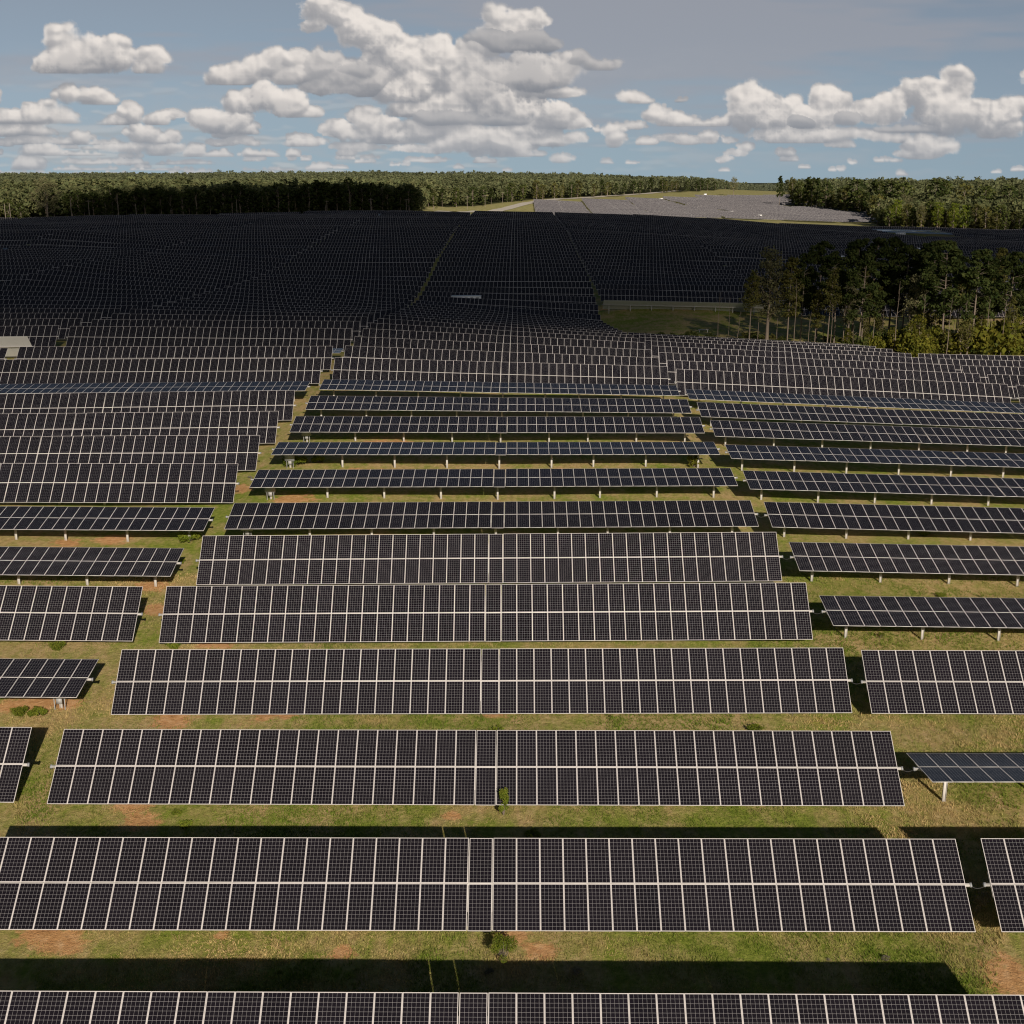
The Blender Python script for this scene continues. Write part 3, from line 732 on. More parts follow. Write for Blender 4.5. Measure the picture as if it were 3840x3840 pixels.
hr = lambda u: np.interp(u, [.22,.25,.29,.3,.33,.42], [19,18,17,15,14,15])
edge_trees(.222, .45, 7.5, 2, hr, [3,4,4,3,2], 'edge_tree', 'sunlit leafy tree in the wood edge beyond the right field', 'sunlit trees along the right wood edge')
def solo(px, Y, ytop, kd, name, label, w=1., group=None):
    d = ray(px, 700); X = d[0]/d[1]*Y; z = float(ground_z(X, Y)); dd = ray(px, ytop); h = ZC+dd[2]/dd[1]*Y-z
    plant(kd, name, label, 'tree', group, X, Y, z-.2, h, w, 1.)
solo(168, 606, 657, OLIVE, 'oak_tree', 'largest pale olive tree with a forked pale trunk at the left wood edge', 1.0)
solo(2752, 1500, 660, OLIVE, 'lone_tree', 'lone dark tree standing on the skyline beyond the sunlit rows', .8)
solo(2926, 1120, 657, EDGE[2], 'tall_tree', 'tall thin topped tree at the corner of the right wood', .7)
solo(3400, 800, 722, OLIVE, 'olive_tree', 'olive tree standing forward of the right wood by the sand strip', .9)
solo(3370, 770, 745, LIME, 'olive_tree', 'pale green tree beside the forward olive tree', 1.0)
solo(3465, 742, 760, OLIVE, 'bare_limbed_tree', 'olive tree with pale bare lower limbs in the right wood edge', .7)
solo(3528, 735, 755, LIME, 'lime_tree', 'lime green tree, left of three in front of the right wood', 1.0)
solo(3588, 728, 758, LIME, 'lime_tree', 'brightest lime green tree, middle of three in front of the right wood', .9)
solo(3628, 726, 766, LIME, 'lime_tree', 'smaller lime green tree, right of three in front of the right wood', .9)
for i, (px, yt, kk, Y, w, lab) in enumerate([(2972,661,4,1140,.7,'thin spreading tree second from the corner of the right wood'),(3002,676,3,1120,.9,'low rounded tree behind the thin trees of the right wood corner'),(3031,661,2,1090,.8,'pointed tree, left of a close trio on the right wood skyline'),(3048,660,3,1080,.7,'slim tree, middle of a close trio on the right wood skyline'),(3067,664,2,1070,.8,'tree, right of a close trio on the right wood skyline'),
    (3102,675,0,1050,1.2,'broad tree before the dip in the right wood skyline'),(3214,663,0,1010,1.6,'big round dark crown left of the white house'),(3280,672,2,1000,.9,'thin tree just right of the white house'),(3300,671,3,990,.8,'taller thin tree right of the white house'),(3343,670,0,960,1.5,'broad crowned tree on the skyline right of the white house'),(3390,676,3,930,1.3,'pale green broad tree on the right skyline'),(3513,664,0,900,1.3,'dark domed tree standing above the right skyline'),(3546,670,3,900,.9,'small tree beside the dark domed one on the right skyline'),(3620,684,4,860,1.2,'olive tree in the middle of the right wood'),(3700,690,3,840,1.2,'pale green tree deep in the right wood'),(3790,688,0,830,1.2,'dark green tree in the right wood close to the edge')]):
    solo(px, Y, yt, EDGE[kk], 'skyline_tree', lab, w)
solo(1625, 820, 722, BROAD[0], 'meadow_tree', 'round shrub-like tree alone on the meadow by the dark wood corner', 1.1)

# ------------------------------------------------------------------ woods that read as one mass
def wood_mass():
    r = np.random.default_rng(21); T = []
    for (seed, kind) in [(1,'b'),(2,'b'),(3,'p'),(4,'b'),(5,'p')]:
        if kind == 'b': V, Fq, C, _, _ = broad(200+seed, 1., 4, .11, .2, .27)
        else: V, Fq, C, _, _ = pine(200+seed, 20, 3, 2.0, .35, .16); V = V/20
        T.append((V, C))
    Vs, Cs = [], []
    def put(X, Y, Zg, h, kinds, tone):
        for i in range(len(X)):
            V, C = T[kinds[i]]; a = r.uniform(0, 6.28); ca, sa = math.cos(a), math.sin(a)
            w = h[i]*r.uniform(.9, 1.5)
            P = np.stack([(V[:,0]*ca-V[:,1]*sa)*w+X[i], (V[:,0]*sa+V[:,1]*ca)*w+Y[i], V[:,2]*h[i]+Zg[i]], -1)
            Cc = C.copy(); Cc[:,0] = np.clip((Cc[:,0]-.5)*.45+.42+tone[i], 0, 1); Vs.append(P); Cs.append(Cc)
    Y = 0; pts = []
    y = 600.
    while y < 4200:
        st = 5.2+(y-600)/130
        us = np.arange(-.62, .62, st/y)
        u = us+r.uniform(-.4, .4, len(us))*st/y; yy = y+r.uniform(-.5, .5, len(us))*st
        pts.append(np.stack([u*yy, yy, np.full(len(us), st)], -1)); y += st*.95
    p = np.concatenate(pts); u = p[:,0]/p[:,1]; fy = forest_front(u)
    keep = (p[:,1] > fy+9)
    # skip the hidden floor just behind the edge rows except a thinner filling
    p = p[keep]
    z = ground_z(p[:,0], p[:,1]); st = p[:,2]
    n3 = noise2(p[:,0]*.012, p[:,1]*.012)+.5*noise2(p[:,0]*.05, p[:,1]*.05)
    h = np.clip(14+1.3*r.normal(size=len(p))+n3*3.5+np.where(u[keep] > .2, 2.2*r.normal(size=len(p)), 0), 8, 21)
    kinds = np.where(n3+r.normal(0, .25, len(p)) > .0, r.choice([0,1,3], len(p)), r.choice([2,4], len(p)))
    tone = np.clip(.12+n3*.5+r.normal(0, .12, len(p)), -.2, .6)
    put(p[:,0], p[:,1], z-.5, h, kinds, tone)
    V = np.concatenate(Vs); C = np.concatenate(Cs)
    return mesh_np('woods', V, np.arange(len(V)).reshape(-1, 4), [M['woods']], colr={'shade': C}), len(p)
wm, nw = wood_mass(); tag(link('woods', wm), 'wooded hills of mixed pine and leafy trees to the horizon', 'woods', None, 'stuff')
print('woods trees', nw, 'quads', len(wm.polygons))

# ------------------------------------------------------------------ poles, containers, house
def pole_mesh(h, arm):
    b = MB(); b.tube((0, 0, -.5), (0, 0, h), .20, .13, 8)
    if arm: b.box(-1.5, 1.5, -.06, .06, h-.75, h-.55); [b.tube((x, 0, h-.55), (x, 0, h-.28), .06, .05, 6) for x in (-1.35, -.6, .6, 1.35)]
    return b.build('utility_pole', [M['pole']])
PA, PB = pole_mesh(12, True), pole_mesh(11, False)
for i, (px, Y, arm, yt, lab) in enumerate([(14,612,0,764,'pale wooden utility pole at the left edge of the photo'),(33,606,0,762,'wooden utility pole left of the largest olive tree'),(263,612,0,748,'tall pale utility pole right of the largest olive tree'),
    (330,612,1,750,'utility pole with a crossarm where the wood turns dark'),(440,620,0,760,'faint utility pole in front of the dark wood, third from the crossarm pole'),(507,622,0,764,'thin utility pole deep in the shade of the left wood'),
    (886,640,0,748,'lone grey utility pole before the darkest part of the wood'),(1225,652,1,752,'utility pole with a crossarm left of the dark wood corner'),(1390,655,1,744,'utility pole with leafy vine at its top before the dark wood'),(1523,658,1,746,'last utility pole before the dark wood ends'),
    (1752,930,1,736,'sunlit utility pole, first from the left along the gravel road'),(1819,985,1,731,'sunlit utility pole, second from the left along the gravel road'),(1885,1040,1,722,'sunlit utility pole, third from the left along the gravel road'),
    (2002,1120,1,709,'sunlit utility pole, fourth from the left along the gravel road'),(2050,1170,1,706,'sunlit utility pole, fifth from the left along the gravel road'),(2095,1200,1,705,'sunlit utility pole, sixth from the left along the gravel road'),(2305,1330,1,688,'sunlit utility pole beside the far meadow rise')]):
    d = ray(px, 750); X = d[0]/d[1]*Y; z = float(ground_z(X, Y)); dd = ray(px, yt); h = ZC+dd[2]/dd[1]*Y-z
    o = link('utility_pole', PA if arm else PB, loc=(X, Y, z), rot=(0, 0, random.uniform(-.3, .3))); k = max(.5, h/(12 if arm else 11)); o.scale = (k**.5, k**.5, k)
    tag(o, lab, 'utility pole', 'utility poles along the wood')
def container(name, label, X, Y, w, dpt, h, legs, group):
    z = float(ground_z(X, Y))+.12
    root = link(name, None, loc=(X, Y, z)); tag(root, label, 'container', group)
    b = MB(); b.box(-w/2, w/2, 0, dpt, .35, h); b.box(-w/2-.04, w/2+.04, -.04, dpt+.04, h, h+.07)
    for x in np.linspace(-w/2, w/2, 5): b.box(x-.04, x+.04, -.03, 0, .35, h)
    link('body', b.build('body', [M['box_bright']]), root)
    b = MB(); b.box(-w/2-.3, w/2+.3, -.3, dpt+.3, -.5, .347); link('base', b.build('base', [M['concrete']]), root)
    for i in range(5):
        b = MB(); x = -w/2+w*(.12+.19*i)
        for j in range(4): b.box(x-.35*w/7, x+.35*w/7, -.034, -.002, h-.55+j*.09, h-.5+j*.09)
        link('vent', b.build('vent', [M['vent']]), root)
    return root
d = ray(1748, 1105); Yc = 290.; container('inverter_container', 'long white inverter container between dark shaded rows near the middle', d[0]/d[1]*Yc, Yc, 7.1, 2.4, 2.75, 0, 'white power containers')
for px, Y, w, hh, lab in [(3386,624,4.4,3.4,'pale grey power container at the top of the grove among shaded rows'),(2851,905,2.6,2.7,'small white power container nearest the sand strip'),(2744,960,2.4,2.6,'small white power container in the sunlit rows, middle one on the track'),(2477,1190,3.4,2.9,'white power container at the left end of the upper track'),(2642,1420,3.0,2.6,'farthest white power container at the top of the sunlit rows'),(3214,690,3.0,1.5,'low white box on the right shaded rows below the lime trees')][:5]:
    d = ray(px, 800); container('power_container', lab, d[0]/d[1]*Y, Y, w, 2., hh, 0, 'white power containers')
d = ray(3240, 700); Y = 1350.; X = d[0]/d[1]*Y; z = float(ground_z(X, Y))+8
hs = link('white_house', None, loc=(X, Y, z)); tag(hs, 'white house half hidden by trees on the right skyline', 'house')
b = MB(); b.box(-7, 7, 0, 8, -6, 4.4); link('wall', b.build('wall', [M['box_white']]), hs)
b = MB(); b.add(np.array([[-7.6,-.6,4.4],[7.6,-.6,4.4],[7.6,4,7],[-7.6,4,7],[-7.6,8.6,4.4],[7.6,8.6,4.4]]), [[0,1,2,3],[3,2,5,4]]); link('roof', b.build('roof', [M['roofing']]), hs)
for x in (-4.5, 0, 4.5):
    b = MB(); b.box(x-.7, x+.7, -.05, -.004, .8, 2.6); link('window', b.build('window', [M['vent']]), hs)
p = unproject(2638, 1247); b = MB(); b.box(-1.1, 1.1, -.12, .12, .55, .7); b.box(-.9, -.8, -.05, .05, -.3, .55); b.box(.8, .9, -.05, .05, -.3, .55)
tag(link('pale_beam', b.build('pale_beam', [M['galv']]), loc=(p[0], p[1], float(ground_z(p[0], p[1])))), 'pale spare beam on short legs lying in the shaded clearing', 'beam')
# hanging cables between neighbouring trackers
def cable(k, c):
    xa = block_x(c)+TLEN+.25; xb = block_x(c+1)-.25; Y = rowY(k); za = float(tube(xa, Y)); zb = float(tube(xb, Y)); b = MB(); pr = None
    for t in np.linspace(0, 1, 9):
        q = (xa+(xb-xa)*t, Y, za+(zb-za)*t-.10-.10*math.sin(math.pi*t))
        if pr is not None: b.tube(pr, q, .022, .022, 6)
        pr = q
    o = link('hanging_cable', b.build('hanging_cable', [M['cable']])); tag(o, 'black cable hanging in the gap right of the middle block, %s row from the bottom' % ordinal(k), 'cable', 'cables in the gaps between trackers')
for k in (2, 3, 4, 5, 6, 7): cable(k, 0)

# ------------------------------------------------------------------ weeds in the near aisles
def weed(seed, R, H, n, sz, m, upright=False):
    r = np.random.default_rng(seed); k = 14
    a = r.uniform(0, 6.28, k); d = R*np.sqrt(r.random(k))*(.5 if upright else .85)
    cen = np.stack([np.cos(a)*d, np.sin(a)*d, H*r.uniform(.25, .9, k)], -1)
    c, s = clumps(cen, np.full(k, R*.4), n//k, r, 1.3 if upright else .7); c[:, 2] = np.abs(c[:, 2])
    V, Fq, C = cards(c, np.full(len(c), sz), r, s, .1, 2.6)
    return Kind((V, Fq, C, [(np.array([0, 0, -.1]), .018), (np.array([0, 0, H*.8]), .006)], [(np.array([0, 0, 0.]), p, .012, .004) for p in cen]), m, 'foliage', 'stem')
WD = {'up': weed(1, .34, 1.5, 2200, .04, M['weed'], True), 'round': weed(2, .55, 1.0, 2600, .035, M['weed']), 'pale': weed(3, .65, .9, 520, .08, M['dry']), 'low': weed(4, .7, .5, 1100, .08, M['weed']), 'yel': weed(5, .6, 1.1, 700, .11, M['yellow'])}
for px, py, kd, h, w, lab in [(1889,3076,'up',1.55,1.,'upright bright green weed below the third row from the bottom, at the panel gap'),(1888,3612,'round',1.1,.95,'round feathery green weed in the bottom grass aisle'),(925,2412,'pale',1.15,1.,'pale dry weed in front of the fifth row, toward the left'),
    (2972,2692,'up',.85,.8,'small upright weed at the lower edge of the fourth row, toward the right'),(3670,3420,'pale',1.0,.7,'pale weed in the dark gap right of the second row'),(75,2690,'low',.5,.8,'low leafy weed at the left edge by the red earth'),(146,2693,'low',.5,.95,'low leafy weed right of its twin beside the red earth'),
    (715,2028,'low',.8,1.,'leafy weed by the post at the left aisle, ninth post row'),(2600,1755,'yel',1.2,1.,'yellowish bush beside a post near the right aisle'),(3405,2372,'pale',.9,.9,'pale spreading weed under the fifth row on the right'),(1110,1745,'low',.9,1.2,'dark green weed beside the combiner box post'),(1195,1735,'low',.7,.8,'small green weed between two posts left of the middle'),
    (655,2440,'low',.5,.9,'faint weed tuft at the left end of the fifth row'),(215,2440,'low',.55,.8,'weed tuft in the left grass below the flat tracker'),(3460,2010,'low',.8,1.,'green weed clump under the seventh row on the right'),(2420,1910,'low',.6,.9,'weed tuft below the eighth row, right of the middle'),(1250,2415,'low',.4,1.,'small weed in front of the middle of the fifth row'),(3560,1660,'yel',.9,.8,'yellow green weed behind the right rows by the shadow')]:
    p = unproject(px, py); plant(WD[kd], 'weed', lab, 'weed', None, p[0], p[1], float(ground_z(p[0], p[1])), h, w)

for i in range(70):
    Y = random.uniform(36, 118); X = random.uniform(-.42, .42)*Y; kd = random.choice(['low', 'low', 'pale', 'round'])
    k = int(round((Y-rowY(1))/9.52)); Y = rowY(1)+9.52*k+random.choice([-3.2, -2.4, 3.9, 4.6, random.uniform(-4, 4)])
    plant(WD[kd], 'small_weed', {'low': 'small leafy weed scattered in the grass between the near rows', 'pale': 'small straw coloured weed scattered in the grass between the near rows', 'round': 'small feathery weed scattered in the grass between the near rows'}[kd], 'weed', {'low': 'small leafy weeds between the rows', 'pale': 'small straw coloured weeds between the rows', 'round': 'small feathery weeds between the rows'}[kd], X, Y, float(ground_z(X, Y))-.02, random.uniform(.15, .42), random.uniform(.8, 1.4))
# ------------------------------------------------------------------ grass
def grass_mesh(n):
    r = np.random.default_rng(9)
    Y = 33+52*r.random(n)**1.6; X = r.uniform(-.47, .47, n)*Y
    keep = noise2(X*1.9, Y*1.9)*.8+noise2(X*.45+5, Y*.45)*.7+r.normal(0, .35, n) > -.25
    for x, y, rad in SOIL: keep &= np.hypot(X-x, Y-y) > rad*r.uniform(.5, 1.1, n)
    X, Y = X[keep], Y[keep]; n = len(X); z = ground_z(X, Y)
    k = 3; X = np.repeat(X, k)+r.normal(0, .07, n*k); Y = np.repeat(Y, k)+r.normal(0, .07, n*k); z = np.repeat(z, k)
    m = n*k; a = r.uniform(0, 6.28, m); w = r.uniform(.010, .026, m); h = r.uniform(.05, .17, m)*(1+.8*noise2(X*.9, Y*.9)); lx, ly = r.normal(0, .06, m), r.normal(0, .06, m)
    P = np.stack([X, Y, z], -1)-[0, 0, .02]; e = np.stack([np.cos(a)*w, np.sin(a)*w, 0*a], -1)
    tip = P+np.stack([lx, ly, h], -1)
    V = np.stack([P-e, P+e, tip], 1).reshape(-1, 3)
    t = np.clip(noise2(X*.38+3, Y*.38)*1.5+noise2(X*.11, Y*.11)*1.4+noise2(X*1.3, Y*1.3)*.9+.42+r.normal(0, .2, m), 0, 1)[:, None]
    c = (1-t)*np.array([.155, .22, .03])+t*np.array([.57, .43, .20]); c *= r.uniform(.7, 1.25, (m, 1))
    C = np.concatenate([np.repeat(c, 3, 0), np.ones((m*3, 1))], 1)
    return mesh_np('grass', V, np.arange(m*3).reshape(-1, 3), [M['grass']], colr={'shade': C})
tag(link('grass', grass_mesh(260000)), 'rough mixed green and straw coloured grass in the near aisles', 'grass', None, 'stuff')
# ------------------------------------------------------------------ sky: cloud field marched once on a grid of sight directions
def value_planes(shape, wl, dz, nz, r):
    """smooth 3-D value noise, yielded slice by slice (shape in px / STEP cells)"""
    H, W = shape; ny, nx, nzl = int(H/wl)+3, int(W/wl)+3, int(nz*dz/wl)+3
    lat = r.random((nzl, ny, nx), dtype=np.float32)
    y = np.arange(H)/wl; x = np.arange(W)/wl; yi = y.astype(int); xi = x.astype(int); fy = (y-yi); fx = (x-xi)
    fy = (fy*fy*(3-2*fy)).astype(np.float32)[:, None]; fx = (fx*fx*(3-2*fx)).astype(np.float32)[None]
    for k in range(nz):
        q = k*dz/wl; qi = int(q); f = q-qi; f = f*f*(3-2*f); s = lat[qi]*(1-f)+lat[qi+1]*f
        a = s[:, xi]*(1-fx)+s[:, xi+1]*fx
        yield a[yi]*(1-fy)+a[yi+1]*fy
CX0, CX1, CY0, CY1, CS = -700., 4540., -520., 700., 3.4
CL = []  # x, y, rx, ry, z, base
_c = random.Random(5)
def cl(base, z, *bl, lit=1.):
    for x, y, rx, ry in bl:
        CL.append((x, y, rx, ry, z, base, lit, ry))
        for _ in range(7 if rx > 35 else 2):      # smaller towers budding from the flanks and top
            a = _c.uniform(-.25, math.pi+.25); k = _c.uniform(.26, .5)
            CL.append((x+rx*.78*math.cos(a), y-ry*.74*math.sin(a), max(12, ry*k*_c.uniform(1., 1.5)), max(10, ry*k), z+_c.uniform(-.5, .5)*ry, base, lit, ry))
cl(277,60,(245,150,58,72),(300,205,115,75),(400,210,95,72),(450,190,45,60),(200,240,75,45),(330,240,150,45)); cl(277,80,(565,232,52,58),(520,250,40,35))
cl(394,60,(250,355,62,40),(330,360,85,42),(400,375,45,28)); cl(466,60,(155,425,85,55),(230,440,75,40),(110,445,60,35),(20,440,70,40))
cl(470,70,(490,425,50,48),(590,455,50,40),(440,455,70,25)); cl(513,60,(60,487,130,32),(150,500,90,20)); cl(545,70,(130,530,110,22),(310,515,55,35),(240,530,80,18))
cl(545,60,(520,505,75,42),(600,525,90,30),(650,520,40,35)); cl(585,60,(600,560,110,28),(480,555,110,24),(180,575,90,32),(300,580,90,18)); cl(590,60,(745,575,48,32),(830,582,50,25),(960,580,80,28),(1100,580,30,25))
cl(618,70,(480,610,90,16),(330,605,120,14),(700,612,120,14)); cl(640,70,(120,625,60,38),(320,638,150,14),(620,640,160,12),(1000,640,120,14),(1180,628,40,24)); cl(652,70,(60,652,160,12),(420,655,200,9),(880,655,220,9))
cl(550,70,(900,530,90,22),(1150,540,90,24),(830,535,60,18))
cl(320,70,(860,275,95,45),(960,265,85,48),(1030,240,65,60),(1100,280,80,45),(900,295,130,26))
cl(366,90,(1190,245,95,70),(1290,275,115,65),(1400,300,95,62),(1210,325,110,42),(1330,335,150,30), lit=.7)
cl(300,45,(1330,265,110,32), lit=.4); cl(265,70,(1120,225,45,45))
cl(441,60,(895,390,66,50),(985,372,95,55),(1085,385,75,52),(1140,420,70,24)); cl(506,60,(790,450,72,52),(870,462,85,45),(930,485,60,28))
cl(420,130,(1215,40,70,60),(1290,65,85,60),(1350,110,85,70),(1430,155,85,78),(1500,225,100,95),(1600,200,85,85),(1640,265,95,95),(1560,330,105,85),(1700,310,105,85),(1430,250,55,75),(1180,95,50,25),(1680,380,120,60))
cl(360,70,(1900,275,170,68),(2000,275,160,75),(2080,250,110,55),(1830,300,100,45), lit=.75); cl(265,60,(2240,240,105,26),(2150,225,70,35), lit=.5); cl(200,50,(1850,150,120,45),(1960,160,120,42),(2050,170,60,30), lit=.35); cl(150,80,(1990,88,82,46),(1880,60,70,50),(1930,70,60,40),(1900,110,90,40))
cl(372,75,(2120,345,90,22),(1960,352,120,16))
cl(470,100,(1700,400,130,62),(1850,395,125,75),(1960,410,105,55),(1600,440,90,40)); cl(475,55,(1680,440,160,34),(1880,455,140,26), lit=.4)
cl(535,80,(1370,455,64,62),(1420,490,85,52),(1265,490,66,48),(1330,505,110,34)); cl(590,80,(1800,520,125,58),(1900,530,90,62),(1700,545,90,38),(1970,560,50,40)); cl(500,80,(2090,440,88,58),(2160,470,70,28),(2030,470,80,35))
cl(555,70,(2315,525,48,32),(2300,490,52,30)); cl(550,80,(2060,535,110,36),(2150,525,70,28)); cl(585,80,(1340,555,130,22),(1560,560,120,20),(1480,505,55,22)); cl(612,75,(2110,595,55,22),(1820,602,45,14),(1600,602,90,12),(1370,608,40,9))
cl(390,60,(2370,368,72,28),(2420,378,40,20)); cl(383,60,(2552,376,24,10), lit=.4); cl(475,70,(2480,430,70,32),(2545,450,90,34),(2470,400,30,28),(2610,465,85,26),(2690,462,50,26)); cl(545,70,(2430,535,40,24),(2560,520,110,22),(2660,512,48,26),(2730,520,35,18))
cl(520,90,(2830,400,90,80),(2890,430,100,75),(2770,450,60,45),(2960,425,60,60),(3030,440,90,52),(3095,390,68,66),(3080,440,85,52),(3250,415,66,48),(3345,405,64,58),(3425,352,64,62),(3500,385,95,85),(3590,322,62,72),(3560,420,130,85),(3660,430,105,66),(3765,430,75,58),(3815,402,55,32),(3740,470,100,45))
cl(538,65,(2960,500,170,32),(3150,508,190,28),(3310,512,130,24)); cl(485,45,(3000,462,66,27),(3170,448,54,28), lit=.4); cl(500,50,(3400,488,150,20), lit=.4); cl(598,75,(3470,552,95,48),(3540,545,60,35),(3400,580,60,22)); cl(590,70,(2945,570,44,22))
cl(615,70,(2720,600,36,16),(2760,575,44,20),(2790,550,34,22)); cl(660,75,(3380,655,24,18),(3190,607,16,10))
cl(440, 105, (1760,250,90,110),(1800,330,110,100),(1560,430,120,55),(1480,340,120,60)); cl(560, 110, (1560,500,130,45),(1700,470,120,50),(2000,500,120,60))
_r = random.Random(31)
for i in range(58):     # scattered small cumulus toward the horizon, smaller and flatter with distance
    x = _r.uniform(-100, 2450) if i < 46 else _r.uniform(2450, 3840); y = 425+225*_r.random()**.7; k = np.interp(y, [420, 650], [1., .28])*_r.uniform(.6, 1.25)
    cl(y+12*k, 75, *[(x+_r.uniform(-70, 70)*k, y-_r.uniform(0, 14)*k, _r.uniform(28, 62)*k, _r.uniform(15, 30)*k) for _ in range(4)])
_r = random.Random(12)
for i in range(26):     # clouds outside the frame, seen only in reflections and from the side
    x = _r.choice([_r.uniform(-650, -80), _r.uniform(3960, 4500), _r.uniform(-600, 4500)]); y = _r.uniform(250, 560) if (x < -60 or x > 3900) else _r.uniform(-480, -120)
    w = _r.uniform(70, 190)
    cl(y+w*.32, 70, *[(x+_r.uniform(-w, w), y+_r.uniform(-.2, .1)*w, w*_r.uniform(.35, .6), w*_r.uniform(.25, .42)) for _ in range(6)])
def cloud_field():
    W = int((CX1-CX0)/CS); H = int((CY1-CY0)/CS); DZ = 8.; NZ = 26
    xs = CX0+(np.arange(W)+.5)*CS; ys = CY0+(np.arange(H)+.5)*CS
    r = np.random.default_rng(4)
    octs = [value_planes((H, W), wl/CS, DZ/CS, NZ, r) for wl in (84, 40, 20, 11, 6.5)]
    wx, wy = value_planes((H, W), 95/CS, DZ/CS, NZ, r), value_planes((H, W), 80/CS, DZ/CS, NZ, r); soft = value_planes((H, W), 130/CS, DZ/CS, NZ, r)
    amps = [.42, .30, .19, .15, .12]
    field_b = np.zeros((H, W), np.float32)
    T = np.ones((H, W), np.float32); A = np.ones((H, W), np.float32); Cs = np.zeros((H, W), np.float32); Ca = np.zeros((H, W), np.float32); Dp = np.zeros((H, W), np.float32)
    Lc = np.array([.34, .84, -.42]); sx, sy = Lc[0]/-Lc[2]*DZ/CS, Lc[1]/-Lc[2]*DZ/CS
    def shift(a, dx, dy):   # value at (x,y) taken from (x+dx, y-dy) : toward the sun
        ix, iy = int(math.floor(dx)), int(math.floor(dy)); fx, fy = dx-ix, dy-iy
        def s(i, j): return np.roll(np.roll(a, -i, 1), j, 0)
        return (s(ix, iy)*(1-fx)+s(ix+1, iy)*fx)*(1-fy)+(s(ix, iy+1)*(1-fx)+s(ix+1, iy+1)*fx)*fy
    for k in range(NZ):
        z = (k+.5)*DZ
        nb = np.zeros((H, W), np.float32)
        for o, am in zip(octs, amps):
            v = next(o); nb += am*(np.abs(2*v-1))
        f = np.full((H, W), -1., np.float32); relh = np.zeros((H, W), np.float32); litm = np.ones((H, W), np.float32)
        DX, DY, SO = (next(wx)-.5)*70, (next(wy)-.5)*46, next(soft)
        for x, y, rx, ry, cz, base, lt, hh in CL:
            rz = min(rx, ry*1.3)*1.0+8
            if abs(z-cz) > rz*1.3: continue
            i0, i1 = int((x-rx*1.5-CX0)/CS), int((x+rx*1.5-CX0)/CS)+1; j0, j1 = int((y-ry*1.5-CY0)/CS), int((y+ry*1.5-CY0)/CS)+1
            i0, j0 = max(i0, 0), max(j0, 0); i1, j1 = min(i1, W), min(j1, H)
            if i1 <= i0 or j1 <= j0: continue
            Yr = ys[j0:j1, None]; kk = min(1., ry/45); X = xs[None, i0:i1]+DX[j0:j1, i0:i1]*kk; Yy = Yr+DY[j0:j1, i0:i1]*kk
            g = 1-np.sqrt(((X-x)/rx)**2+((Yy-y)/ry)**2+((z-cz)/rz)**2)
            g = np.minimum(g, (base+4*(nb[j0:j1, i0:i1]*4-1.6)*kk-Yr)/(ry*.45))
            sub = f[j0:j1, i0:i1]; up = g > sub
            sub[up] = g[up]; rh = relh[j0:j1, i0:i1]; rh[up] = np.clip((base-Yr+0*X)/(hh*1.5), 0, 1)[up]; litm[j0:j1, i0:i1][up] = lt
        q = f-.88*(nb-.30)+.07
        dens = np.clip(q*(1.0+9*SO**2.2), 0, 1)
        T = shift(T, sx, sy)
        step = np.exp(-dens*DZ*.060); a = 1-np.exp(-dens*DZ*.085)
        lit = (T*.82+.18*np.power(T, .22))*litm*(.30+.70*np.clip(relh*2.8, 0, 1))
        amb = .42+.58*relh**.8
        Dp += A*a*z; Cs += A*a*lit; Ca += A*a*amb; A *= 1-a
        T = T*step; T += (1-T)*.012
    al = 1-A
    Dp = Dp/np.maximum(al, .02)
    def blur(q):
        for _ in range(2):
            q = (np.roll(q, 1, 0)+2*q+np.roll(q, -1, 0))/4; q = (np.roll(q, 1, 1)+2*q+np.roll(q, -1, 1))/4
        return q
    def relief(q):
        gy, gx = np.gradient(q, CS); n = 1/np.sqrt(1+gx*gx+gy*gy)
        return np.clip((.30*gx-.74*gy+.58)*n, 0, 1.3)
    R1 = relief(blur(Dp)); Db = Dp
    for _ in range(6): Db = blur(Db)
    R2 = relief(Db)
    sh = np.clip(.38+.64*(.42*R1+.58*R2), .25, 1.15)
    Cs = Cs*np.where(al > .15, sh, .8)
    sun_c = np.array([.555, .485, .405]); amb_c = np.array([.275, .285, .312])
    base_c = np.array([.185, .215, .27])
    col_ = Cs[..., None]*sun_c+Ca[..., None]*amb_c+(al-Ca).clip(0)[..., None]*base_c*.75
    # high thin veil
    r2 = np.random.default_rng(8)
    def n2(wx, wy):
        lat = r2.random((int(H*CS/wy)+3, int(W*CS/wx)+3)); y = np.arange(H)*CS/wy; x = np.arange(W)*CS/wx; yi = y.astype(int); xi = x.astype(int); fy = (y-yi)[:, None]; fx = (x-xi)[None]
        fy = fy*fy*(3-2*fy); fx = fx*fx*(3-2*fx)
        return (lat[yi][:, xi]*(1-fx)+lat[yi][:, xi+1]*fx)*(1-fy)+(lat[yi+1][:, xi]*(1-fx)+lat[yi+1][:, xi+1]*fx)*fy
    veil = .45*n2(1500, 260)+.27*n2(620, 110)+.16*n2(260, 46)+.12*n2(120, 18)
    Xg, Yg = np.meshgrid(xs, ys)
    bias = np.interp(Xg, [0, 1500, 2300, 3000, 3840], [-.05, -.06, .09, .12, .07])+np.interp(Yg, [-300, 60, 260, 420], [.07, .05, .0, -.12])
    v = np.clip((veil+bias-.45)*3.4, 0, .62)
    veil_c = np.array([.335, .335, .37])
    # broken thin layer and tiny far cumulus in bands toward the horizon
    t2 = .36*n2(420, 70)+.27*n2(190, 36)+.2*n2(80, 22)+.17*n2(34, 13)
    band = np.interp(Yg, [120, 260, 430, 560, 640, 668], [0, .35, .7, 1., .9, .5])*np.interp(Xg, [-200, 300, 1200, 2200, 2900, 3900], [1., 1., .95, .75, .5, .45])
    t3 = .45*n2(260, 36)+.33*n2(110, 20)+.22*n2(48, 12)
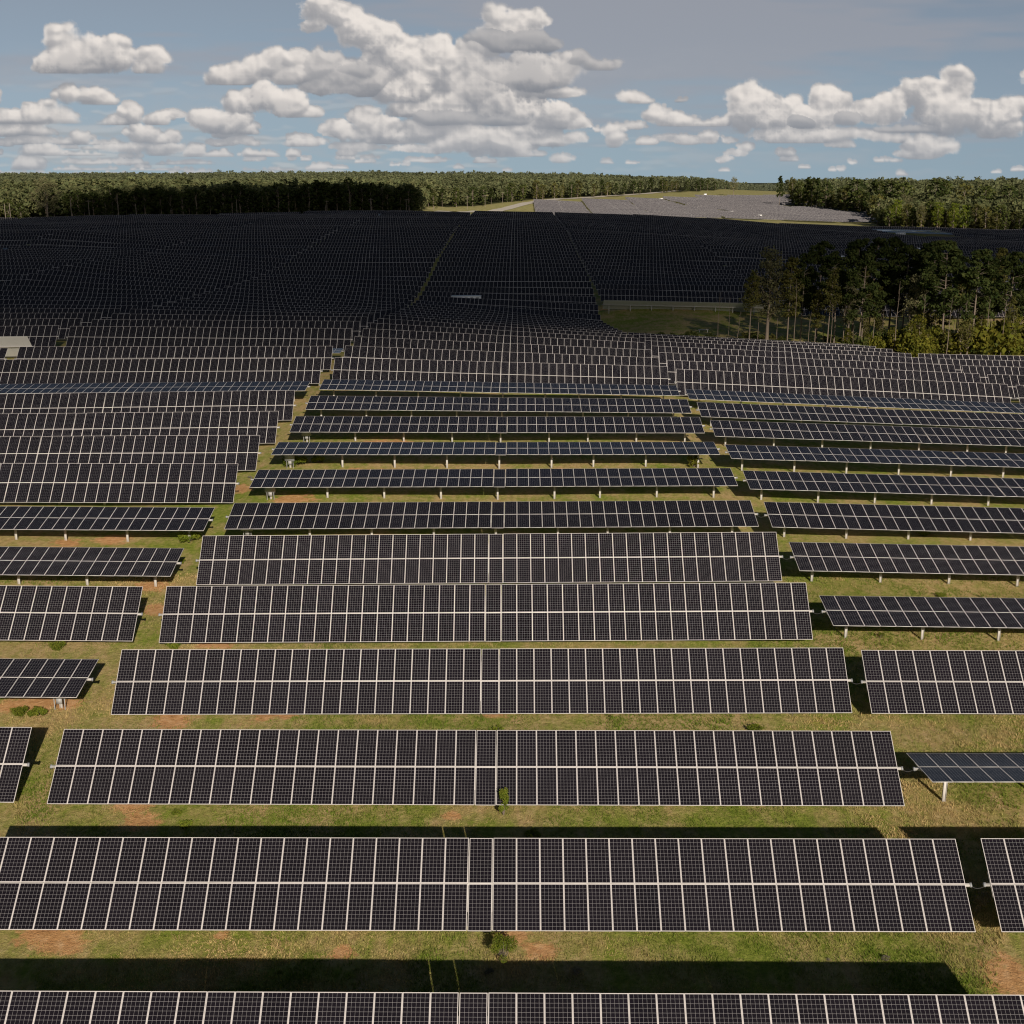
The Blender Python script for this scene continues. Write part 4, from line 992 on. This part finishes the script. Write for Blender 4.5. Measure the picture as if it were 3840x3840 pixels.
    up = np.roll(t3, 3, 0)-t3
    w1 = np.clip((t2-.50)*3.4, 0, 1)*.50*band; w2 = np.clip((t3-.56+.5*(t2-.5))*6, 0, 1)*.55*np.clip(band-.25, 0, 1)*np.interp(Xg, [0, 2300, 2700], [1, .8, .25])
    w1_c = np.array([.40, .41, .435]); w2_c = np.array([.50, .47, .445])*(1+np.clip(-up*3, -.22, .25))[..., None]
    haze = np.clip((Yg-330)/360, 0, 1)**1.4*.52          # air light over distant clouds
    hz_c = np.array([.40, .44, .49])
    col_ = col_*(1-haze[..., None])+al[..., None]*haze[..., None]*hz_c
    for ww, wc in ((w2, w2_c), (w1, w1_c), (v, veil_c)):
        col_ = col_+((1-al)*ww)[..., None]*wc; al = al+(1-al)*ww
    # clear air behind the clouds
    yk = [-500, 0, 150, 350, 660]
    base = np.stack([np.interp(Yg, yk, q) for q in ([.19,.232,.24,.272,.285], [.245,.288,.31,.352,.385], [.33,.365,.395,.435,.462])], -1)
    side = np.interp(Xg, [0, 1900, 3840], [1.09, 1.02, .90])[..., None]*np.array([1, .99, .97])+np.interp(Xg, [0, 1900, 3840], [0, 0, .03])[..., None]*np.array([0, .3, 1.])
    ab = .93
    col_ = col_+((1-al)*ab)[..., None]*base*side*1.10; al = al+(1-al)*ab
    edge = np.clip(np.minimum(np.minimum(Xg-CX0, CX1-Xg), Yg-CY0)/220, 0, 1); edge = edge*edge*(3-2*edge)
    return xs, ys, col_*edge[..., None], al*edge
import time; _t = time.time()
xs, ys, cc, ca = cloud_field(); print('clouds', round(time.time()-_t, 1), 's')
H_, W_ = ca.shape; Xg, Yg = np.meshgrid(xs, ys)
dirs = F_+R_*((Xg/1.98758-966)/F)[..., None]-U_*((Yg/1.98758-966)/F)[..., None]; dirs /= np.linalg.norm(dirs, axis=-1)[..., None]
idx = np.arange(H_*W_).reshape(H_, W_)
Fq = np.stack([idx[:-1,:-1], idx[1:,:-1], idx[1:,1:], idx[:-1,1:]], -1).reshape(-1, 4)
m, nt = mat('sky_clouds')
at = N(nt, 'ShaderNodeAttribute', attribute_name='cloud')
em = N(nt, 'ShaderNodeEmission'); L(nt, at.outputs['Color'], em.inputs[0]); em.inputs[1].default_value = 1.
tr = N(nt, 'ShaderNodeBsdfTransparent'); L(nt, math_n(nt, 'SUBTRACT', 1., at.outputs['Alpha']), tr.inputs[0])
ad = N(nt, 'ShaderNodeAddShader'); L(nt, em.outputs[0], ad.inputs[0]); L(nt, tr.outputs[0], ad.inputs[1]); finish(nt, ad.outputs[0])
try: m.cycles.emission_sampling = 'NONE'
except Exception as e: print(e)
cm = mesh_np('sky', (dirs*26000+np.array([0, 0, ZC])).reshape(-1, 3), Fq, [m], colr={'cloud': np.concatenate([cc, ca[..., None]], -1).reshape(-1, 4)}, smooth=True)
tag(link('sky', cm), kind='structure')

# a broad thin-edged cloud sheet overhead, behind the viewpoint, whose shadow lies over the middle of the farm
CALT = 820.
def shade_amount(X, Y):
    s = lambda a, b, t: np.clip((t-a)/(b-a), 0, 1)
    sm = lambda t: t*t*(3-2*t)
    xk = [-300, -110, -60, -20, 10, 30, 50, 75, 100, 200, 450]
    n0 = np.interp(X, xk, [80, 125, 100, 122, 148, 160, 188, 205, 225, 260, 320]); n1 = np.interp(X, xk, [220, 240, 218, 210, 218, 242, 290, 308, 335, 380, 420])
    xf = [-520, -330, -262, -215, -130, -70, -45, -20, 0, 70, 140, 210, 330, 470]
    f0 = np.interp(X, xf, [470, 540, 585, 700, 830, 770, 715, 690, 690, 690, 700, 700, 690, 560])
    wob = noise2(X*.022+4, Y*.022)*26+noise2(X*.07, Y*.07)*9
    a = sm(s(n0+wob, n1+wob, Y))*(1-sm(s(f0+wob*.4, f0+36+wob*.4, Y)))*sm(s(-560, -440, X+wob))*(1-sm(s(420, 520, X+wob)))
    return a*.955
def cloud_object():
    gx, gy = np.meshgrid(np.arange(-580, 560, 7.), np.arange(20, 920, 7.)); a = shade_amount(gx, gy)
    off = SUN[:2]/SUN[2]*CALT; z = CALT+5+a*(25+60*(noise2(gx*.02, gy*.02)+.5)+25*noise2(gx*.06, gy*.06))*0+gx*0
    V = np.stack([gx+off[0], gy+off[1], z], -1); ny, nx = gx.shape; idx = np.arange(nx*ny).reshape(ny, nx)
    Fq = np.stack([idx[:-1,:-1], idx[:-1,1:], idx[1:,1:], idx[1:,:-1]], -1).reshape(-1, 4)
    keep = a.ravel()[Fq].max(1) > .002
    m, nt = mat('cloud_vapour'); at = N(nt, 'ShaderNodeAttribute', attribute_name='vapour'); s_ = N(nt, 'ShaderNodeSeparateColor'); L(nt, at.outputs['Color'], s_.inputs[0])
    tr = N(nt, 'ShaderNodeBsdfTransparent'); d = N(nt, 'ShaderNodeBsdfDiffuse'); d.inputs[0].default_value = (.8, .8, .82, 1); t = N(nt, 'ShaderNodeBsdfTranslucent'); t.inputs[0].default_value = (.8, .8, .82, 1)
    body = N(nt, 'ShaderNodeMixShader'); body.inputs[0].default_value = .12; L(nt, d.outputs[0], body.inputs[1]); L(nt, t.outputs[0], body.inputs[2])
    mx = N(nt, 'ShaderNodeMixShader'); L(nt, s_.outputs[0], mx.inputs[0]); L(nt, tr.outputs[0], mx.inputs[1]); L(nt, body.outputs[0], mx.inputs[2]); finish(nt, mx.outputs[0])
    C = np.repeat(a.ravel()[:, None], 4, 1)
    return mesh_np('cloud', V.reshape(-1, 3), Fq[keep], [m], colr={'vapour': C}, smooth=True)
tag(link('cloud', cloud_object()), kind='structure')

# ------------------------------------------------------------------ light, world, camera
w = bpy.data.worlds.new('World'); sc.world = w; w.use_nodes = True; nt = w.node_tree; nt.nodes.clear()
sky = N(nt, 'ShaderNodeTexSky', sky_type='NISHITA'); sky.sun_disc = False; sky.sun_elevation = SUN_EL; sky.sun_rotation = math.pi-SUN_AZ
sky.air_density = 1.0; sky.dust_density = .6; sky.ozone_density = 1.6; sky.altitude = 200
bg = N(nt, 'ShaderNodeBackground'); bg.inputs[1].default_value = SKY_STRENGTH
L(nt, sky.outputs[0], bg.inputs[0]); o = N(nt, 'ShaderNodeOutputWorld'); L(nt, bg.outputs[0], o.inputs[0])
ld = bpy.data.lights.new('sun', 'SUN'); ld.energy = 4.9; ld.angle = D2R(.53); ld.color = (1., .885, .765)
so = link('sun', ld); so.rotation_euler = Vector(SUN).to_track_quat('Z', 'Y').to_euler(); so.location = (0, -50, 120)
cd = bpy.data.cameras.new('camera'); cd.sensor_width = 36; cd.lens = 36*F/1932; cd.clip_start = .5; cd.clip_end = 60000
co = link('camera', cd); co.location = (0, 0, ZC); co.rotation_euler = (math.pi/2-PITCH, 0, YAW); sc.camera = co
sc.view_settings.view_transform = 'Standard'; sc.view_settings.look = 'None'; sc.view_settings.exposure = 0; sc.view_settings.gamma = 1
sc.cycles.max_bounces = 6; sc.cycles.transparent_max_bounces = 12; sc.cycles.use_denoising = USE_DENOISE
sc.cycles.diffuse_bounces = 2; sc.cycles.glossy_bounces = 2; sc.cycles.filter_width = 1.15
